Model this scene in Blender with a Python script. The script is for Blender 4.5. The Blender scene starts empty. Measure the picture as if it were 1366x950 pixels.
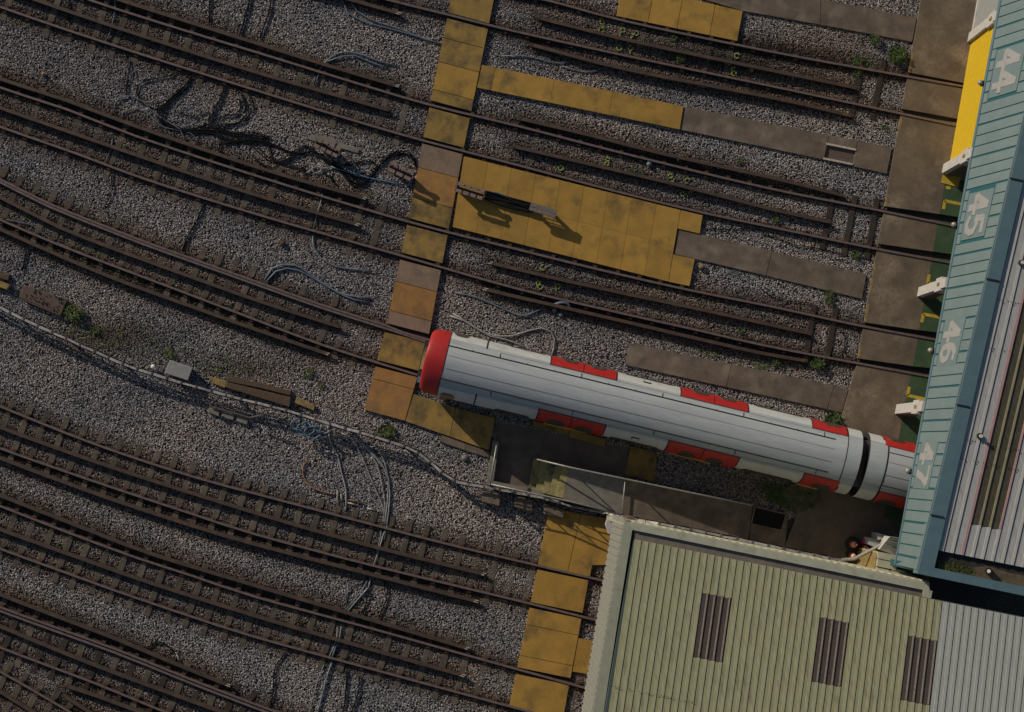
import bpy, bmesh, math, random
from mathutils import Vector, Matrix
random.seed(7)
SC = bpy.context.scene
COL = SC.collection
# ------------------------------------------------------------------ camera, world, sun, exposure
H = 75.0                       # camera height above the ballast
F = 2415.0                     # focal length in photo pixels (photo 1366 x 950)
NX, NY = 588.0, 615.0          # point straight below the camera, in photo pixels
ox, oy = 683.0 - NX, 475.0 - NY
rr = math.hypot(ox, oy)
TILT = math.atan(rr / F)
DIRX, DIRY = ox / rr, -oy / rr
FWD = Vector((math.sin(TILT) * DIRX, math.sin(TILT) * DIRY, -math.cos(TILT)))
Q = Vector((0, 0, -1)).rotation_difference(FWD)
cam = bpy.data.cameras.new('camera')
camo = bpy.data.objects.new('camera', cam)
COL.objects.link(camo)
camo.location = (0, 0, H)
camo.rotation_mode = 'QUATERNION'
camo.rotation_quaternion = Q
cam.sensor_width = 36.0
cam.lens = F / 1366.0 * 36.0
cam.clip_start = 1.0
cam.clip_end = 3000.0
SC.camera = camo
RIGHT = Q @ Vector((1, 0, 0))
UP = Q @ Vector((0, 1, 0))

def P(px, py, z=0.0):
    """the point of the yard at height z that the photo shows at (px, py)"""
    d = FWD * F + RIGHT * (px - 683.0) + UP * (475.0 - py)
    t = (z - H) / d.z
    return Vector((d.x * t, d.y * t, z))

SUN_EL = math.radians(20.5)
sdir = Vector((0.72, -0.69, 0)).normalized()          # the way shadows fall on the ground
wd = bpy.data.worlds.new('World')
SC.world = wd
wd.use_nodes = True
wn = wd.node_tree
wn.nodes.clear()
sky = wn.nodes.new('ShaderNodeTexSky')
sky.sky_type = 'NISHITA'
sky.sun_disc = False
sky.sun_elevation = SUN_EL
sky.sun_rotation = math.atan2(-sdir.x, -sdir.y)
bg = wn.nodes.new('ShaderNodeBackground')
bg.inputs[1].default_value = 0.085
wo = wn.nodes.new('ShaderNodeOutputWorld')
wn.links.new(sky.outputs[0], bg.inputs[0])
wn.links.new(bg.outputs[0], wo.inputs[0])
sl = bpy.data.lights.new('sun', 'SUN')
sl.energy = 5.0
sl.angle = math.radians(0.53)
sl.color = (1.0, 0.90, 0.77)
so = bpy.data.objects.new('sun', sl)
COL.objects.link(so)
so.rotation_mode = 'QUATERNION'
ld = Vector((sdir.x * math.cos(SUN_EL), sdir.y * math.cos(SUN_EL), -math.sin(SUN_EL)))
so.rotation_quaternion = Vector((0, 0, -1)).rotation_difference(ld)
so.location = (-40, 40, 60)
SC.view_settings.view_transform = 'Standard'
SC.view_settings.look = 'None'
SC.view_settings.exposure = -0.62
SC.view_settings.gamma = 1.0
SC.view_settings.use_curve_mapping = False

# ------------------------------------------------------------------ materials
MATS = {}
def mat(name, c1, c2=None, scale=4.0, rough=0.85, metal=0.0, bump=0.0, bscale=60.0, c3=None, s3=0.6,
        t3=(0.52, 0.7), vary=0.0, detail=6.0, spec=0.4, stretch=None, rot=0.0, t2=(0.35, 0.65), streak=None):
    m = bpy.data.materials.new(name)
    m.use_nodes = True
    nt = m.node_tree
    N, L = nt.nodes, nt.links
    b = N['Principled BSDF']
    b.inputs['Roughness'].default_value = rough
    b.inputs['Metallic'].default_value = metal
    b.inputs['Specular IOR Level'].default_value = spec
    geo = N.new('ShaderNodeNewGeometry')
    vec = geo.outputs['Position']
    if stretch or rot:
        mp = N.new('ShaderNodeMapping')
        mp.inputs['Rotation'].default_value = (0, 0, rot)
        L.new(vec, mp.inputs['Vector'])
        mp2 = N.new('ShaderNodeMapping')
        mp2.inputs['Scale'].default_value = stretch or (1, 1, 1)
        L.new(mp.outputs[0], mp2.inputs['Vector'])
        vec = mp2.outputs[0]
    def noise(s, d=detail):
        n = N.new('ShaderNodeTexNoise')
        n.inputs['Scale'].default_value = s
        n.inputs['Detail'].default_value = d
        n.inputs['Roughness'].default_value = 0.62
        L.new(vec, n.inputs['Vector'])
        return n.outputs['Fac']
    def ramp(fac, a, c):
        r = N.new('ShaderNodeMapRange')
        r.inputs['From Min'].default_value = a
        r.inputs['From Max'].default_value = c
        L.new(fac, r.inputs['Value'])
        return r.outputs['Result']
    def mix(fac, a, bb, blend='MIX'):
        x = N.new('ShaderNodeMix')
        x.data_type = 'RGBA'
        x.blend_type = blend
        if isinstance(fac, float): x.inputs['Factor'].default_value = fac
        else: L.new(fac, x.inputs['Factor'])
        for s, v in ((6, a), (7, bb)):
            if isinstance(v, tuple): x.inputs[s].default_value = (*v, 1)
            else: L.new(v, x.inputs[s])
        return x.outputs[2]
    col = c1
    if c2: col = mix(ramp(noise(scale), *t2), c1, c2)
    if c3: col = mix(ramp(noise(s3, 8.0), *t3), col, c3)
    if streak:
        sc, amount, sm = streak
        col = mix(ramp(noise(sc, 2.0), 0.45, 0.75), col, sm)
    if vary:
        oi = N.new('ShaderNodeObjectInfo')
        hv = N.new('ShaderNodeHueSaturation')
        r = N.new('ShaderNodeMapRange')
        r.inputs['To Min'].default_value = 1 - vary
        r.inputs['To Max'].default_value = 1 + vary
        L.new(oi.outputs['Random'], r.inputs['Value'])
        L.new(r.outputs['Result'], hv.inputs['Value'])
        if isinstance(col, tuple): hv.inputs['Color'].default_value = (*col, 1)
        else: L.new(col, hv.inputs['Color'])
        col = hv.outputs['Color']
    if isinstance(col, tuple): b.inputs['Base Color'].default_value = (*col, 1)
    else: L.new(col, b.inputs['Base Color'])
    if bump:
        bn = N.new('ShaderNodeBump')
        bn.inputs['Strength'].default_value = bump
        bn.inputs['Distance'].default_value = 0.02
        L.new(noise(bscale, 4.0), bn.inputs['Height'])
        L.new(bn.outputs[0], b.inputs['Normal'])
    MATS[name] = m
    return m

AX = math.atan(0.235)
mat('ground', (.030, .026, .024), (.085, .075, .068), 14, 0.95, bump=1.0, bscale=30)
mat('ochre', (.43, .245, .045), (.33, .19, .038), 1.6, 0.8, bump=.25, c3=(.13, .092, .035), s3=.9, t3=(.52, .72), vary=.08)
mat('olive', (.34, .21, .050), (.25, .16, .043), 2.2, 0.82, bump=.25, c3=(.06, .047, .03), s3=1.3, t3=(.45, .70), vary=.08)
mat('orange_panel', (.36, .185, .052), (.28, .145, .045), 2.2, 0.82, bump=.2, c3=(.17, .10, .05), s3=1.6, t3=(.5, .75), vary=.05)
mat('pink_panel', (.27, .185, .125), (.21, .145, .10), 3.0, 0.85, bump=.2, c3=(.12, .09, .07), s3=1.6, t3=(.5, .75), vary=.04)
mat('concrete', (.195, .148, .10), (.11, .084, .058), 1.0, 0.9, bump=.35, c3=(.30, .235, .165), s3=.62, t3=(.52, .72), t2=(.36, .64), streak=(7, .3, (.13, .10, .07)))
mat('slab_concrete', (.17, .130, .098), (.105, .082, .063), 1.8, 0.92, bump=.5, bscale=90, c3=(.24, .19, .14), s3=1.2, t3=(.5, .72), vary=.06)
mat('dark_concrete', (.17, .130, .10), (.11, .086, .068), 1.5, 0.9, bump=.3, c3=(.15, .14, .13), s3=1.4, t3=(.6, .75))
mat('pale_concrete', (.24, .22, .18), (.16, .145, .12), 3, 0.9, bump=.35)
mat('green_floor', (.055, .10, .045), (.038, .075, .035), 2.5, 0.75, bump=.15, c3=(.10, .12, .07), s3=2.2, t3=(.58, .8))
mat('yellow_line', (.62, .43, .03), (.45, .31, .04), 3, 0.7)
mat('faded_yellow', (.36, .235, .05), (.15, .115, .075), 6, 0.85)
mat('rail_side', (.060, .034, .023), (.040, .026, .020), 5, 0.8, .1, bump=.3)
mat('rail_head', (.27, .20, .18), (.19, .14, .125), 5, 0.42, .45)
mat('conductor', (.095, .062, .047), (.065, .045, .036), 3, 0.62, .25, bump=.25, c3=(.13, .075, .045), s3=1.8, t3=(.5, .7))
mat('conductor_side', (.045, .030, .024), (.03, .022, .018), 5, 0.85)
mat('sleeper', (.135, .112, .084), (.09, .075, .057), 5, 0.92, bump=.5, vary=.22, c3=(.05, .04, .032), s3=2, t3=(.45, .7))
mat('dark_timber', (.050, .036, .028), (.032, .024, .020), 6, 0.9, bump=.5, vary=.15)
mat('rust', (.10, .045, .022), (.06, .03, .018), 8, 0.85, bump=.4)
mat('timber', (.12, .075, .045), (.06, .04, .028), 3, 0.9, bump=.8, bscale=25, c3=(.17, .12, .08), s3=3, t3=(.5, .7), stretch=(1, 7, 1), rot=-AX)
mat('white_end', (.55, .50, .43), (.35, .30, .24), 12, 0.7)
mat('insulator', (.16, .10, .065), (.09, .05, .035), 9, 0.6)
mat('hose_blue', (.16, .20, .235), (.10, .13, .16), 3, 0.55)
mat('hose_pale', (.34, .34, .33), (.22, .22, .215), 6, 0.6)
mat('hose_orange', (.30, .14, .065), (.22, .10, .05), 6, 0.7)
mat('hose_cyan', (.09, .20, .28), (.06, .13, .19), 4, 0.5)
mat('cable_black', (.007, .0075, .009), (.013, .013, .014), 5, 0.9, spec=.12)
mat('tray', (.44, .43, .42), (.30, .29, .28), 2.5, 0.7, .1, c3=(.20, .15, .12), s3=5, t3=(.50, .66), vary=.25)
mat('clip', (.16, .105, .085), (.10, .065, .055), 14, 0.8)
mat('pink_clip', (.27, .19, .165), (.16, .11, .10), 14, 0.8)
mat('galv', (.40, .38, .33), (.25, .235, .20), 10, 0.5, .35)
mat('grey_box', (.30, .30, .28), (.23, .23, .215), 8, 0.75, bump=.2)
mat('brown_lid', (.135, .088, .066), (.095, .064, .05), 6, 0.8, bump=.2)
mat('train_white', (.54, .55, .53), (.48, .49, .475), 2.5, 0.55, c3=(.36, .355, .33), s3=1.4, t3=(.55, .75), spec=.5)
mat('train_roof', (.42, .445, .455), (.38, .405, .415), 2.0, 0.6, c3=(.32, .34, .35), s3=.8, t3=(.5, .72), stretch=(.35, 2.5, 1), rot=AX, streak=(5, 1, (.35, .365, .37)))
mat('train_edge', (.37, .40, .41), (.32, .35, .36), 3.0, 0.6, c3=(.27, .29, .30), s3=1.2, t3=(.5, .72), stretch=(.35, 2.5, 1), rot=AX)
mat('train_red', (.43, .020, .018), (.37, .016, .014), 3, 0.5, c3=(.47, .065, .055), s3=3.5, t3=(.60, .78), spec=.5)
mat('train_black', (.02, .02, .021), (.035, .033, .032), 6, 0.7)
mat('train_window', (.045, .040, .036), (.09, .08, .065), 9, 0.25, spec=.6)
mat('seam', (.018, .016, .015), None, rough=.8)
mat('thin_seam', (.22, .225, .22), None, rough=.8)
mat('train_yellow', (.62, .44, .03), (.5, .34, .03), 4, 0.6)
mat('teal_panel', (.165, .222, .224), (.148, .202, .206), 1.5, 0.6, c3=(.128, .185, .19), s3=.5, t3=(.5, .75), vary=.03)
mat('teal_plate', (.152, .208, .212), (.14, .195, .20), 2, 0.6)
mat('teal_groove', (.02, .10, .115), None, rough=.6)
mat('teal_cap', (.115, .19, .215), (.095, .165, .19), 2.5, 0.6, c3=(.15, .22, .24), s3=6, t3=(.6, .8))
mat('digit', (.33, .325, .315), (.28, .275, .265), 4, 0.7)
mat('white_roof', (.46, .455, .43), (.40, .395, .375), 3, 0.55, c3=(.34, .33, .30), s3=1.4, t3=(.5, .75), stretch=(4, .35, 1), rot=-AX, spec=.4)
mat('white_rib', (.55, .535, .49), (.48, .465, .43), 3, 0.55)
mat('groove_blue', (.10, .135, .16), None, rough=.8)
mat('pink_trim', (.50, .31, .30), (.42, .26, .25), 4, 0.6)
mat('rooflight', (.10, .085, .05), (.055, .048, .035), 3.5, 0.45, c3=(.15, .13, .08), s3=6, t3=(.5, .7), stretch=(8, .6, 1), rot=-AX)
mat('rooflight_rib', (.34, .31, .19), (.26, .23, .14), 4, 0.6)
mat('weathered', (.22, .19, .165), (.13, .11, .10), 9, .9, bump=.6, stretch=(1, 5, 1), rot=-AX)
mat('panel_joint', (.42, .27, .04), (.36, .23, .04), 3, .8)
mat('olive_roof', (.37, .36, .205), (.31, .30, .165), 2, 0.6, c3=(.22, .20, .12), s3=1.3, t3=(.5, .72), stretch=(4, .4, 1), rot=-AX)
mat('olive_rib', (.43, .42, .265), (.35, .335, .20), 3, 0.6, c3=(.25, .22, .14), s3=2.2, t3=(.55, .75), stretch=(4, .4, 1), rot=-AX)
mat('pale_roof', (.44, .445, .40), (.38, .385, .345), 3, 0.6, stretch=(4, .4, 1), rot=-AX)
mat('roof_groove', (.06, .085, .08), None, rough=.8)
mat('cream', (.46, .45, .33), (.38, .37, .27), 2.5, 0.65, c3=(.30, .29, .20), s3=2.5, t3=(.55, .78))
mat('wall_pale', (.27, .27, .23), (.23, .23, .195), 4, 0.7)
mat('flashing', (.36, .36, .265), (.31, .31, .225), 3, 0.7, c3=(.22, .22, .17), s3=3, t3=(.62, .8))
mat('gutter', (.20, .165, .135), (.15, .125, .105), 3, 0.8)
mat('grimy_light', (.13, .095, .07), (.055, .045, .04), 9, 0.5, stretch=(9, .8, 1), rot=-AX)
mat('grimy_rib', (.34, .29, .23), (.24, .20, .16), 9, 0.6)
mat('mud', (.16, .115, .065), (.09, .068, .045), 4, 0.95, bump=.5)
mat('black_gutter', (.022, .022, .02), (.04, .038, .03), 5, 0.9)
mat('moss', (.085, .090, .022), (.05, .058, .016), 9, 0.95)
mat('door_yellow', (.64, .42, .012), (.58, .38, .012), 3, 0.6, c3=(.66, .46, .06), s3=3, t3=(.6, .8))
mat('door_grey', (.30, .31, .29), (.26, .27, .255), 4, 0.6)
mat('column_white', (.52, .50, .46), (.42, .40, .37), 4, 0.7, c3=(.28, .25, .22), s3=5, t3=(.62, .8))
mat('brick_brown', (.13, .095, .08), (.09, .065, .055), 12, 0.9, bump=.4)
mat('leaf', (.055, .105, .020), (.035, .068, .015), 14, 0.7)
mat('leaf_lime', (.12, .145, .035), (.075, .095, .025), 14, 0.7)
mat('lime_paint', (.36, .44, .10), (.25, .31, .08), 30, 0.8)
mat('cone_orange', (.70, .10, .02), (.6, .08, .02), 8, 0.55)
mat('cone_white', (.7, .68, .64), None, rough=.5)
mat('rubber', (.02, .02, .02), (.04, .038, .036), 8, 0.9)
mat('board_white', (.50, .49, .46), (.42, .41, .39), 5, 0.6)
mat('glass_bulb', (.62, .60, .54), None, rough=.3)
mat('magenta', (.45, .02, .14), None, rough=.6)
mat('step_yellow', (.33, .285, .115), (.25, .22, .10), 3, 0.8, c3=(.085, .078, .045), s3=1.8, t3=(.50, .62))
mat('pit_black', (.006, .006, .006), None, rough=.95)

# ballast stone: each stone takes its own tone; a slow drift from blue-grey to brown across the yard
def stone_mat():
    m = bpy.data.materials.new('ballast_stone')
    m.use_nodes = True
    nt = m.node_tree
    N, L = nt.nodes, nt.links
    b = N['Principled BSDF']
    b.inputs['Roughness'].default_value = .85
    b.inputs['Specular IOR Level'].default_value = .3
    oi = N.new('ShaderNodeObjectInfo')
    cr = N.new('ShaderNodeValToRGB')
    e = cr.color_ramp.elements
    e[0].position = 0; e[0].color = (.065, .062, .062, 1)
    e[1].position = 1; e[1].color = (.36, .35, .34, 1)
    for p, c in ((.20, (.11, .100, .094)), (.42, (.155, .144, .138)), (.60, (.185, .174, .168)), (.76, (.215, .188, .165)), (.88, (.24, .232, .23)), (.96, (.29, .28, .278))):
        k = e.new(p); k.color = (*c, 1)
    L.new(oi.outputs['Random'], cr.inputs[0])
    geo = N.new('ShaderNodeNewGeometry')
    n = N.new('ShaderNodeTexNoise')
    n.inputs['Scale'].default_value = .22
    n.inputs['Detail'].default_value = 5
    L.new(geo.outputs['Position'], n.inputs['Vector'])
    r = N.new('ShaderNodeMapRange')
    r.inputs['From Min'].default_value = .38
    r.inputs['From Max'].default_value = .62
    L.new(n.outputs['Fac'], r.inputs['Value'])
    mx = N.new('ShaderNodeMix')
    mx.data_type = 'RGBA'
    mx.inputs[6].default_value = (1.55, 1.60, 1.70, 1)
    mx.inputs[7].default_value = (2.15, 2.00, 1.90, 1)
    L.new(r.outputs[0], mx.inputs['Factor'])
    mu = N.new('ShaderNodeMix')
    mu.data_type = 'RGBA'
    mu.blend_type = 'MULTIPLY'
    mu.inputs['Factor'].default_value = 1
    L.new(cr.outputs[0], mu.inputs[6])
    L.new(mx.outputs[2], mu.inputs[7])
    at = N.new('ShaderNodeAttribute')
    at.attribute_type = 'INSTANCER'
    at.attribute_name = 'dirt_shade'  # grime near the rails plus painted shade in the rail gap
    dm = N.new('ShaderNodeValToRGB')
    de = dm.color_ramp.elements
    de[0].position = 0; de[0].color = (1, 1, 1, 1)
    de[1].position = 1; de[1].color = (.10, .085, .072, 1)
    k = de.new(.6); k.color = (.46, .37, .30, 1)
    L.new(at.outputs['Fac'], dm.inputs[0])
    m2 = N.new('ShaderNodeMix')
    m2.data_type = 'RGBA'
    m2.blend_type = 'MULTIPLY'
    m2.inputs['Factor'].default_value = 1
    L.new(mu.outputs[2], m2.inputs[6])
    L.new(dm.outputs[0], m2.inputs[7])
    L.new(m2.outputs[2], b.inputs['Base Color'])
    MATS['stone'] = m
stone_mat()

# ------------------------------------------------------------------ mesh helpers
class MB:
    def __init__(s): s.v = []; s.f = []; s.mi = []
    def add(s, vs, fs, mi=0):
        o = len(s.v)
        s.v += [tuple(v) for v in vs]
        for f in fs:
            s.f.append([o + i for i in f]); s.mi.append(mi)
    def prism(s, top, z0, mi=0, base=None):
        """vertical prism under the polygon of 3-D points `top`, down to height z0"""
        n = len(top)
        area = sum(top[i].x * top[(i + 1) % n].y - top[(i + 1) % n].x * top[i].y for i in range(n))
        if area < 0: top = list(reversed(top))
        bot = [Vector((p.x, p.y, z0)) for p in top]
        fs = [list(range(n)), list(range(2 * n - 1, n - 1, -1))]
        fs += [[i, n + i, n + (i + 1) % n, (i + 1) % n] for i in range(n)]
        s.add(list(top) + bot, fs, mi)
        return s
    def box(s, c, sx, sy, sz, ang=0.0, mi=0, ax=None):
        """box centred at c; ang about z"""
        ca, sa = math.cos(ang), math.sin(ang)
        vs = []
        for dz in (-.5, .5):
            for dx, dy in ((-.5, -.5), (.5, -.5), (.5, .5), (-.5, .5)):
                x, y = dx * sx, dy * sy
                vs.append((c[0] + x * ca - y * sa, c[1] + x * sa + y * ca, c[2] + dz * sz))
        s.add(vs, [(3, 2, 1, 0), (4, 5, 6, 7), (0, 1, 5, 4), (1, 2, 6, 5), (2, 3, 7, 6), (3, 0, 4, 7)], mi)
        return s
    def beam(s, a, b, w, h, mi=0):
        """box between two points, w wide, h high"""
        a, b = Vector(a), Vector(b)
        d = (b - a)
        if d.length < 1e-6: return s
        d.normalize()
        up = Vector((0, 0, 1)) if abs(d.z) < .95 else Vector((0, 1, 0))
        sd = d.cross(up).normalized()
        u = sd.cross(d).normalized()
        vs = []
        for p in (a, b):
            for i, j in ((-1, -1), (1, -1), (1, 1), (-1, 1)):
                vs.append(p + sd * (i * w / 2) + u * (j * h / 2))
        s.add(vs, [(0, 1, 2, 3), (7, 6, 5, 4), (0, 4, 5, 1), (1, 5, 6, 2), (2, 6, 7, 3), (3, 7, 4, 0)], mi)
        return s
    def tube(s, pts, r, n=6, mi=0):
        pts = [Vector(p) for p in pts]
        rings = []
        for i, p in enumerate(pts):
            a = pts[max(i - 1, 0)]; b = pts[min(i + 1, len(pts) - 1)]
            d = (b - a).normalized()
            up = Vector((0, 0, 1)) if abs(d.z) < .9 else Vector((1, 0, 0))
            sd = d.cross(up).normalized(); u = sd.cross(d)
            rings.append([p + (sd * math.cos(2 * math.pi * k / n) + u * math.sin(2 * math.pi * k / n)) * r for k in range(n)])
        vs = [v for q in rings for v in q]
        fs = []
        for i in range(len(pts) - 1):
            for k in range(n):
                k2 = (k + 1) % n
                fs.append((i * n + k, i * n + k2, (i + 1) * n + k2, (i + 1) * n + k))
        fs.append(list(range(n - 1, -1, -1)))
        fs.append([(len(pts) - 1) * n + k for k in range(n)])
        s.add(vs, fs, mi)
        return s
    def sweep(s, pts, prof, mis=None, cap=True):
        """closed profile (lateral, up) swept along pts, lateral = left of travel"""
        pts = [Vector(p) for p in pts]
        n = len(prof); vs = []
        for i, p in enumerate(pts):
            a = pts[max(i - 1, 0)]; b = pts[min(i + 1, len(pts) - 1)]
            d = (b - a); d.z = 0; d.normalize()
            sd = Vector((-d.y, d.x, 0))
            for l, u in prof: vs.append(p + sd * l + Vector((0, 0, u)))
        o = len(s.v)
        s.v += [tuple(v) for v in vs]
        for i in range(len(pts) - 1):
            for k in range(n):
                k2 = (k + 1) % n
                s.f.append([o + i * n + k, o + (i + 1) * n + k, o + (i + 1) * n + k2, o + i * n + k2])
                s.mi.append(mis[k] if mis else 0)
        if cap:
            s.f.append([o + k for k in range(n)]); s.mi.append(0)
            s.f.append([o + (len(pts) - 1) * n + k for k in range(n - 1, -1, -1)]); s.mi.append(0)
        return s
    def build(s, name, mats, parent=None, smooth=False, fix=True):
        me = bpy.data.meshes.new(name)
        off = parent_off(parent)
        me.from_pydata([(v[0] - off[0], v[1] - off[1], v[2] - off[2]) for v in s.v], [], s.f)
        if isinstance(mats, str): mats = [mats]
        for m in mats: me.materials.append(MATS[m])
        if len(mats) > 1:
            for p, i in zip(me.polygons, s.mi): p.material_index = i
        if smooth:
            for p in me.polygons: p.use_smooth = True
        if fix:
            bm = bmesh.new(); bm.from_mesh(me)
            bmesh.ops.recalc_face_normals(bm, faces=bm.faces)
            bm.to_mesh(me); bm.free()
        me.update()
        o = bpy.data.objects.new(name, me)
        COL.objects.link(o)
        if parent: o.parent = parent
        return o

def parent_off(p):
    o = Vector((0, 0, 0))
    while p is not None:
        o += Vector(p.location); p = p.parent
    return o

def tag(o, label=None, cat=None, group=None, kind=None):
    if label: o['label'] = label
    if cat: o['category'] = cat
    if group: o['group'] = group
    if kind: o['kind'] = kind
    return o

def thing(name, loc, label=None, cat=None, group=None, kind=None):
    o = bpy.data.objects.new(name, None)
    o.empty_display_size = .2
    COL.objects.link(o)
    o.location = loc
    return tag(o, label, cat, group, kind)

def catmull(pts, step):
    pts = [Vector(p) for p in pts]
    if len(pts) < 2: return pts
    q = [pts[0] * 2 - pts[1]] + pts + [pts[-1] * 2 - pts[-2]]
    out = []
    for i in range(1, len(q) - 2):
        p0, p1, p2, p3 = q[i - 1:i + 3]
        n = max(1, int((p2 - p1).length / step))
        for k in range(n):
            t = k / n
            out.append(.5 * ((2 * p1) + (p2 - p0) * t + (2 * p0 - 5 * p1 + 4 * p2 - p3) * t * t + (3 * p1 - p0 - 3 * p2 + p3) * t ** 3))
    out.append(pts[-1])
    return out

def line(px, z, step=1.0): return catmull([P(x, y, z) for x, y in px], step)
def quad(px, z): return [P(x, y, z) for x, y in px]
def lerp(a, b, t): return a + (b - a) * t
def inset(q, d):
    """shrink a polygon of (x, y) photo points about its centre by d pixels per side"""
    cx = sum(p[0] for p in q) / len(q); cy = sum(p[1] for p in q) / len(q)
    out = []
    n = len(q)
    for i in range(n):
        p = Vector(q[i]); a = (Vector(q[i - 1]) - p).normalized(); b = (Vector(q[(i + 1) % n]) - p).normalized()
        out.append(tuple(p + (a + b) * d))
    return out

# ------------------------------------------------------------------ ground, ballast
g = MB()
g.add([(-600, -600, -.02), (600, -600, -.02), (600, 600, -.02), (-600, 600, -.02)], [(0, 1, 2, 3)])
go = g.build('ground', 'ground'); tag(go, kind='structure')

RAIL_LINES = []      # (polyline, kind) filled while the tracks are built
def ballast():
    import numpy as np
    rng = np.random.default_rng(11)
    poly = [P(x, y, 0) for x, y in ((-70, -60), (1244, -60), (1199, 190), (1124, 620), (1100, 690), (850, 705), (815, 1010), (-70, 1010))]
    xs = [p.x for p in poly]; ys = [p.y for p in poly]
    n = int((max(xs) - min(xs)) * (max(ys) - min(ys)) * 600)
    x = rng.uniform(min(xs), max(xs), n); y = rng.uniform(min(ys), max(ys), n)
    def inside(pl):
        c = np.zeros(len(x), bool)
        for i in range(len(pl)):
            a, b = pl[i], pl[(i + 1) % len(pl)]
            if a.y == b.y: continue
            m = (a.y > y) != (b.y > y)
            c ^= m & (x < (b.x - a.x) * (y - a.y) / (b.y - a.y) + a.x)
        return c
    keep = inside(poly)
    for pl in COVERED:
        keep &= ~inside(pl)
    x, y = x[keep], y[keep]
    def dist(pl, stepm=1):
        d = np.full(len(x), 9.0)
        pts = pl[::stepm] + [pl[-1]]
        for a, b in zip(pts, pts[1:]):
            vx, vy = b.x - a.x, b.y - a.y
            L2 = vx * vx + vy * vy
            if L2 < 1e-6: continue
            near = (x > min(a.x, b.x) - 1.2) & (x < max(a.x, b.x) + 1.2) & (y > min(a.y, b.y) - 1.2) & (y < max(a.y, b.y) + 1.2)
            xx, yy = x[near], y[near]
            t = np.clip(((xx - a.x) * vx + (yy - a.y) * vy) / L2, 0, 1)
            dd = np.hypot(xx - a.x - t * vx, yy - a.y - t * vy)
            d[near] = np.minimum(d[near], dd)
        return d
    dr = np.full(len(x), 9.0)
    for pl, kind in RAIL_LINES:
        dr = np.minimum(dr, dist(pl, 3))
    dirt_shade = np.clip(1.0 - (dr - .10) / .62, 0, 1) ** .9
    dirt_shade *= .62
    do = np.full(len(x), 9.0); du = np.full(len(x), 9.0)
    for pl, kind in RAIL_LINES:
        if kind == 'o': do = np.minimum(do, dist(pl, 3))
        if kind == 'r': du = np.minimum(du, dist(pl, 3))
    slot_shade = np.clip((.62 - (do + du)) / .15, 0, 1)  # outer rail's shadow on the gap beside the running rail, painted into the stones
    dirt_shade = np.maximum(dirt_shade, slot_shade * rng.uniform(.8, 1.0, len(x)))
    dirt_shade = np.maximum(dirt_shade, np.clip((.17 - dr) / .08, 0, 1) * .95)
    dirt_shade += rng.normal(0, .09, len(x))
    # a few trodden and stained areas away from the rails
    for (px, py, rx, ry, k) in ((1150, 200, 3, 2, -.35), (1050, 300, 3.5, 2.0, -.35), (430, 40, 3, 2, -.2), (150, 450, 2.5, .8, .6), (330, 490, 2.5, .6, .4),
                                (1010, 650, 3, .8, .35), (520, 640, 5, 1.5, -.2), (1120, 60, 2.5, 1.2, .3), (1000, 70, 3, .8, .4), (100, 100, 5, 3, .12)):
        c = P(px, py, 0)
        q = ((x - c.x) / rx) ** 2 + ((y - c.y) / ry) ** 2
        dirt_shade += k * np.exp(-q)
    z = rng.uniform(-.008, .018, len(x)) + np.where((dr < .75) & (x > P(600, 300, 0).x), .012, 0.0)
    co = np.stack([x, y, z], 1).astype('f4')
    me = bpy.data.meshes.new('ballast')
    me.vertices.add(len(x))
    me.vertices.foreach_set('co', co.ravel())
    at_ = me.attributes.new('dirt_shade', 'FLOAT', 'POINT')
    at_.data.foreach_set('value', np.clip(dirt_shade, 0, 1).astype('f4'))
    me.update()
    o = bpy.data.objects.new('ballast', me)
    COL.objects.link(o)
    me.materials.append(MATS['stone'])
    ng = bpy.data.node_groups.new('ballast_scatter', 'GeometryNodeTree')
    ng.interface.new_socket('Geometry', in_out='INPUT', socket_type='NodeSocketGeometry')
    ng.interface.new_socket('Geometry', in_out='OUTPUT', socket_type='NodeSocketGeometry')
    N, L = ng.nodes, ng.links
    gi = N.new('NodeGroupInput'); gout = N.new('NodeGroupOutput')
    dp = N.new('GeometryNodeMeshToPoints')
    L.new(gi.outputs[0], dp.inputs[0])
    join = N.new('GeometryNodeGeometryToInstance')
    for k in range(6):
        ico = N.new('GeometryNodeMeshIcoSphere')
        ico.inputs['Radius'].default_value = .0285
        ico.inputs['Subdivisions'].default_value = 1
        nz = N.new('ShaderNodeTexNoise')
        nz.noise_dimensions = '4D'
        nz.inputs['W'].default_value = k * 7.3
        nz.inputs['Scale'].default_value = 16
        nz.inputs['Detail'].default_value = 1
        pos = N.new('GeometryNodeInputPosition')
        L.new(pos.outputs[0], nz.inputs['Vector'])
        sub = N.new('ShaderNodeVectorMath'); sub.operation = 'SUBTRACT'
        sub.inputs[1].default_value = (.5, .5, .5)
        L.new(nz.outputs['Color'], sub.inputs[0])
        sca = N.new('ShaderNodeVectorMath'); sca.operation = 'SCALE'
        sca.inputs['Scale'].default_value = .075
        L.new(sub.outputs[0], sca.inputs[0])
        sp = N.new('GeometryNodeSetPosition')
        L.new(ico.outputs['Mesh'], sp.inputs['Geometry'])
        L.new(sca.outputs[0], sp.inputs['Offset'])
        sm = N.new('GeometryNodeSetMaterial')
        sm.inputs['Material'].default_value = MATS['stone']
        L.new(sp.outputs[0], sm.inputs['Geometry'])
        ss = N.new('GeometryNodeSetShadeSmooth')
        ss.inputs['Shade Smooth'].default_value = False
        L.new(sm.outputs[0], ss.inputs[0])
        L.new(ss.outputs[0], join.inputs[0])
    iop = N.new('GeometryNodeInstanceOnPoints')
    L.new(dp.outputs[0], iop.inputs['Points'])
    L.new(join.outputs[0], iop.inputs['Instance'])
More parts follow.
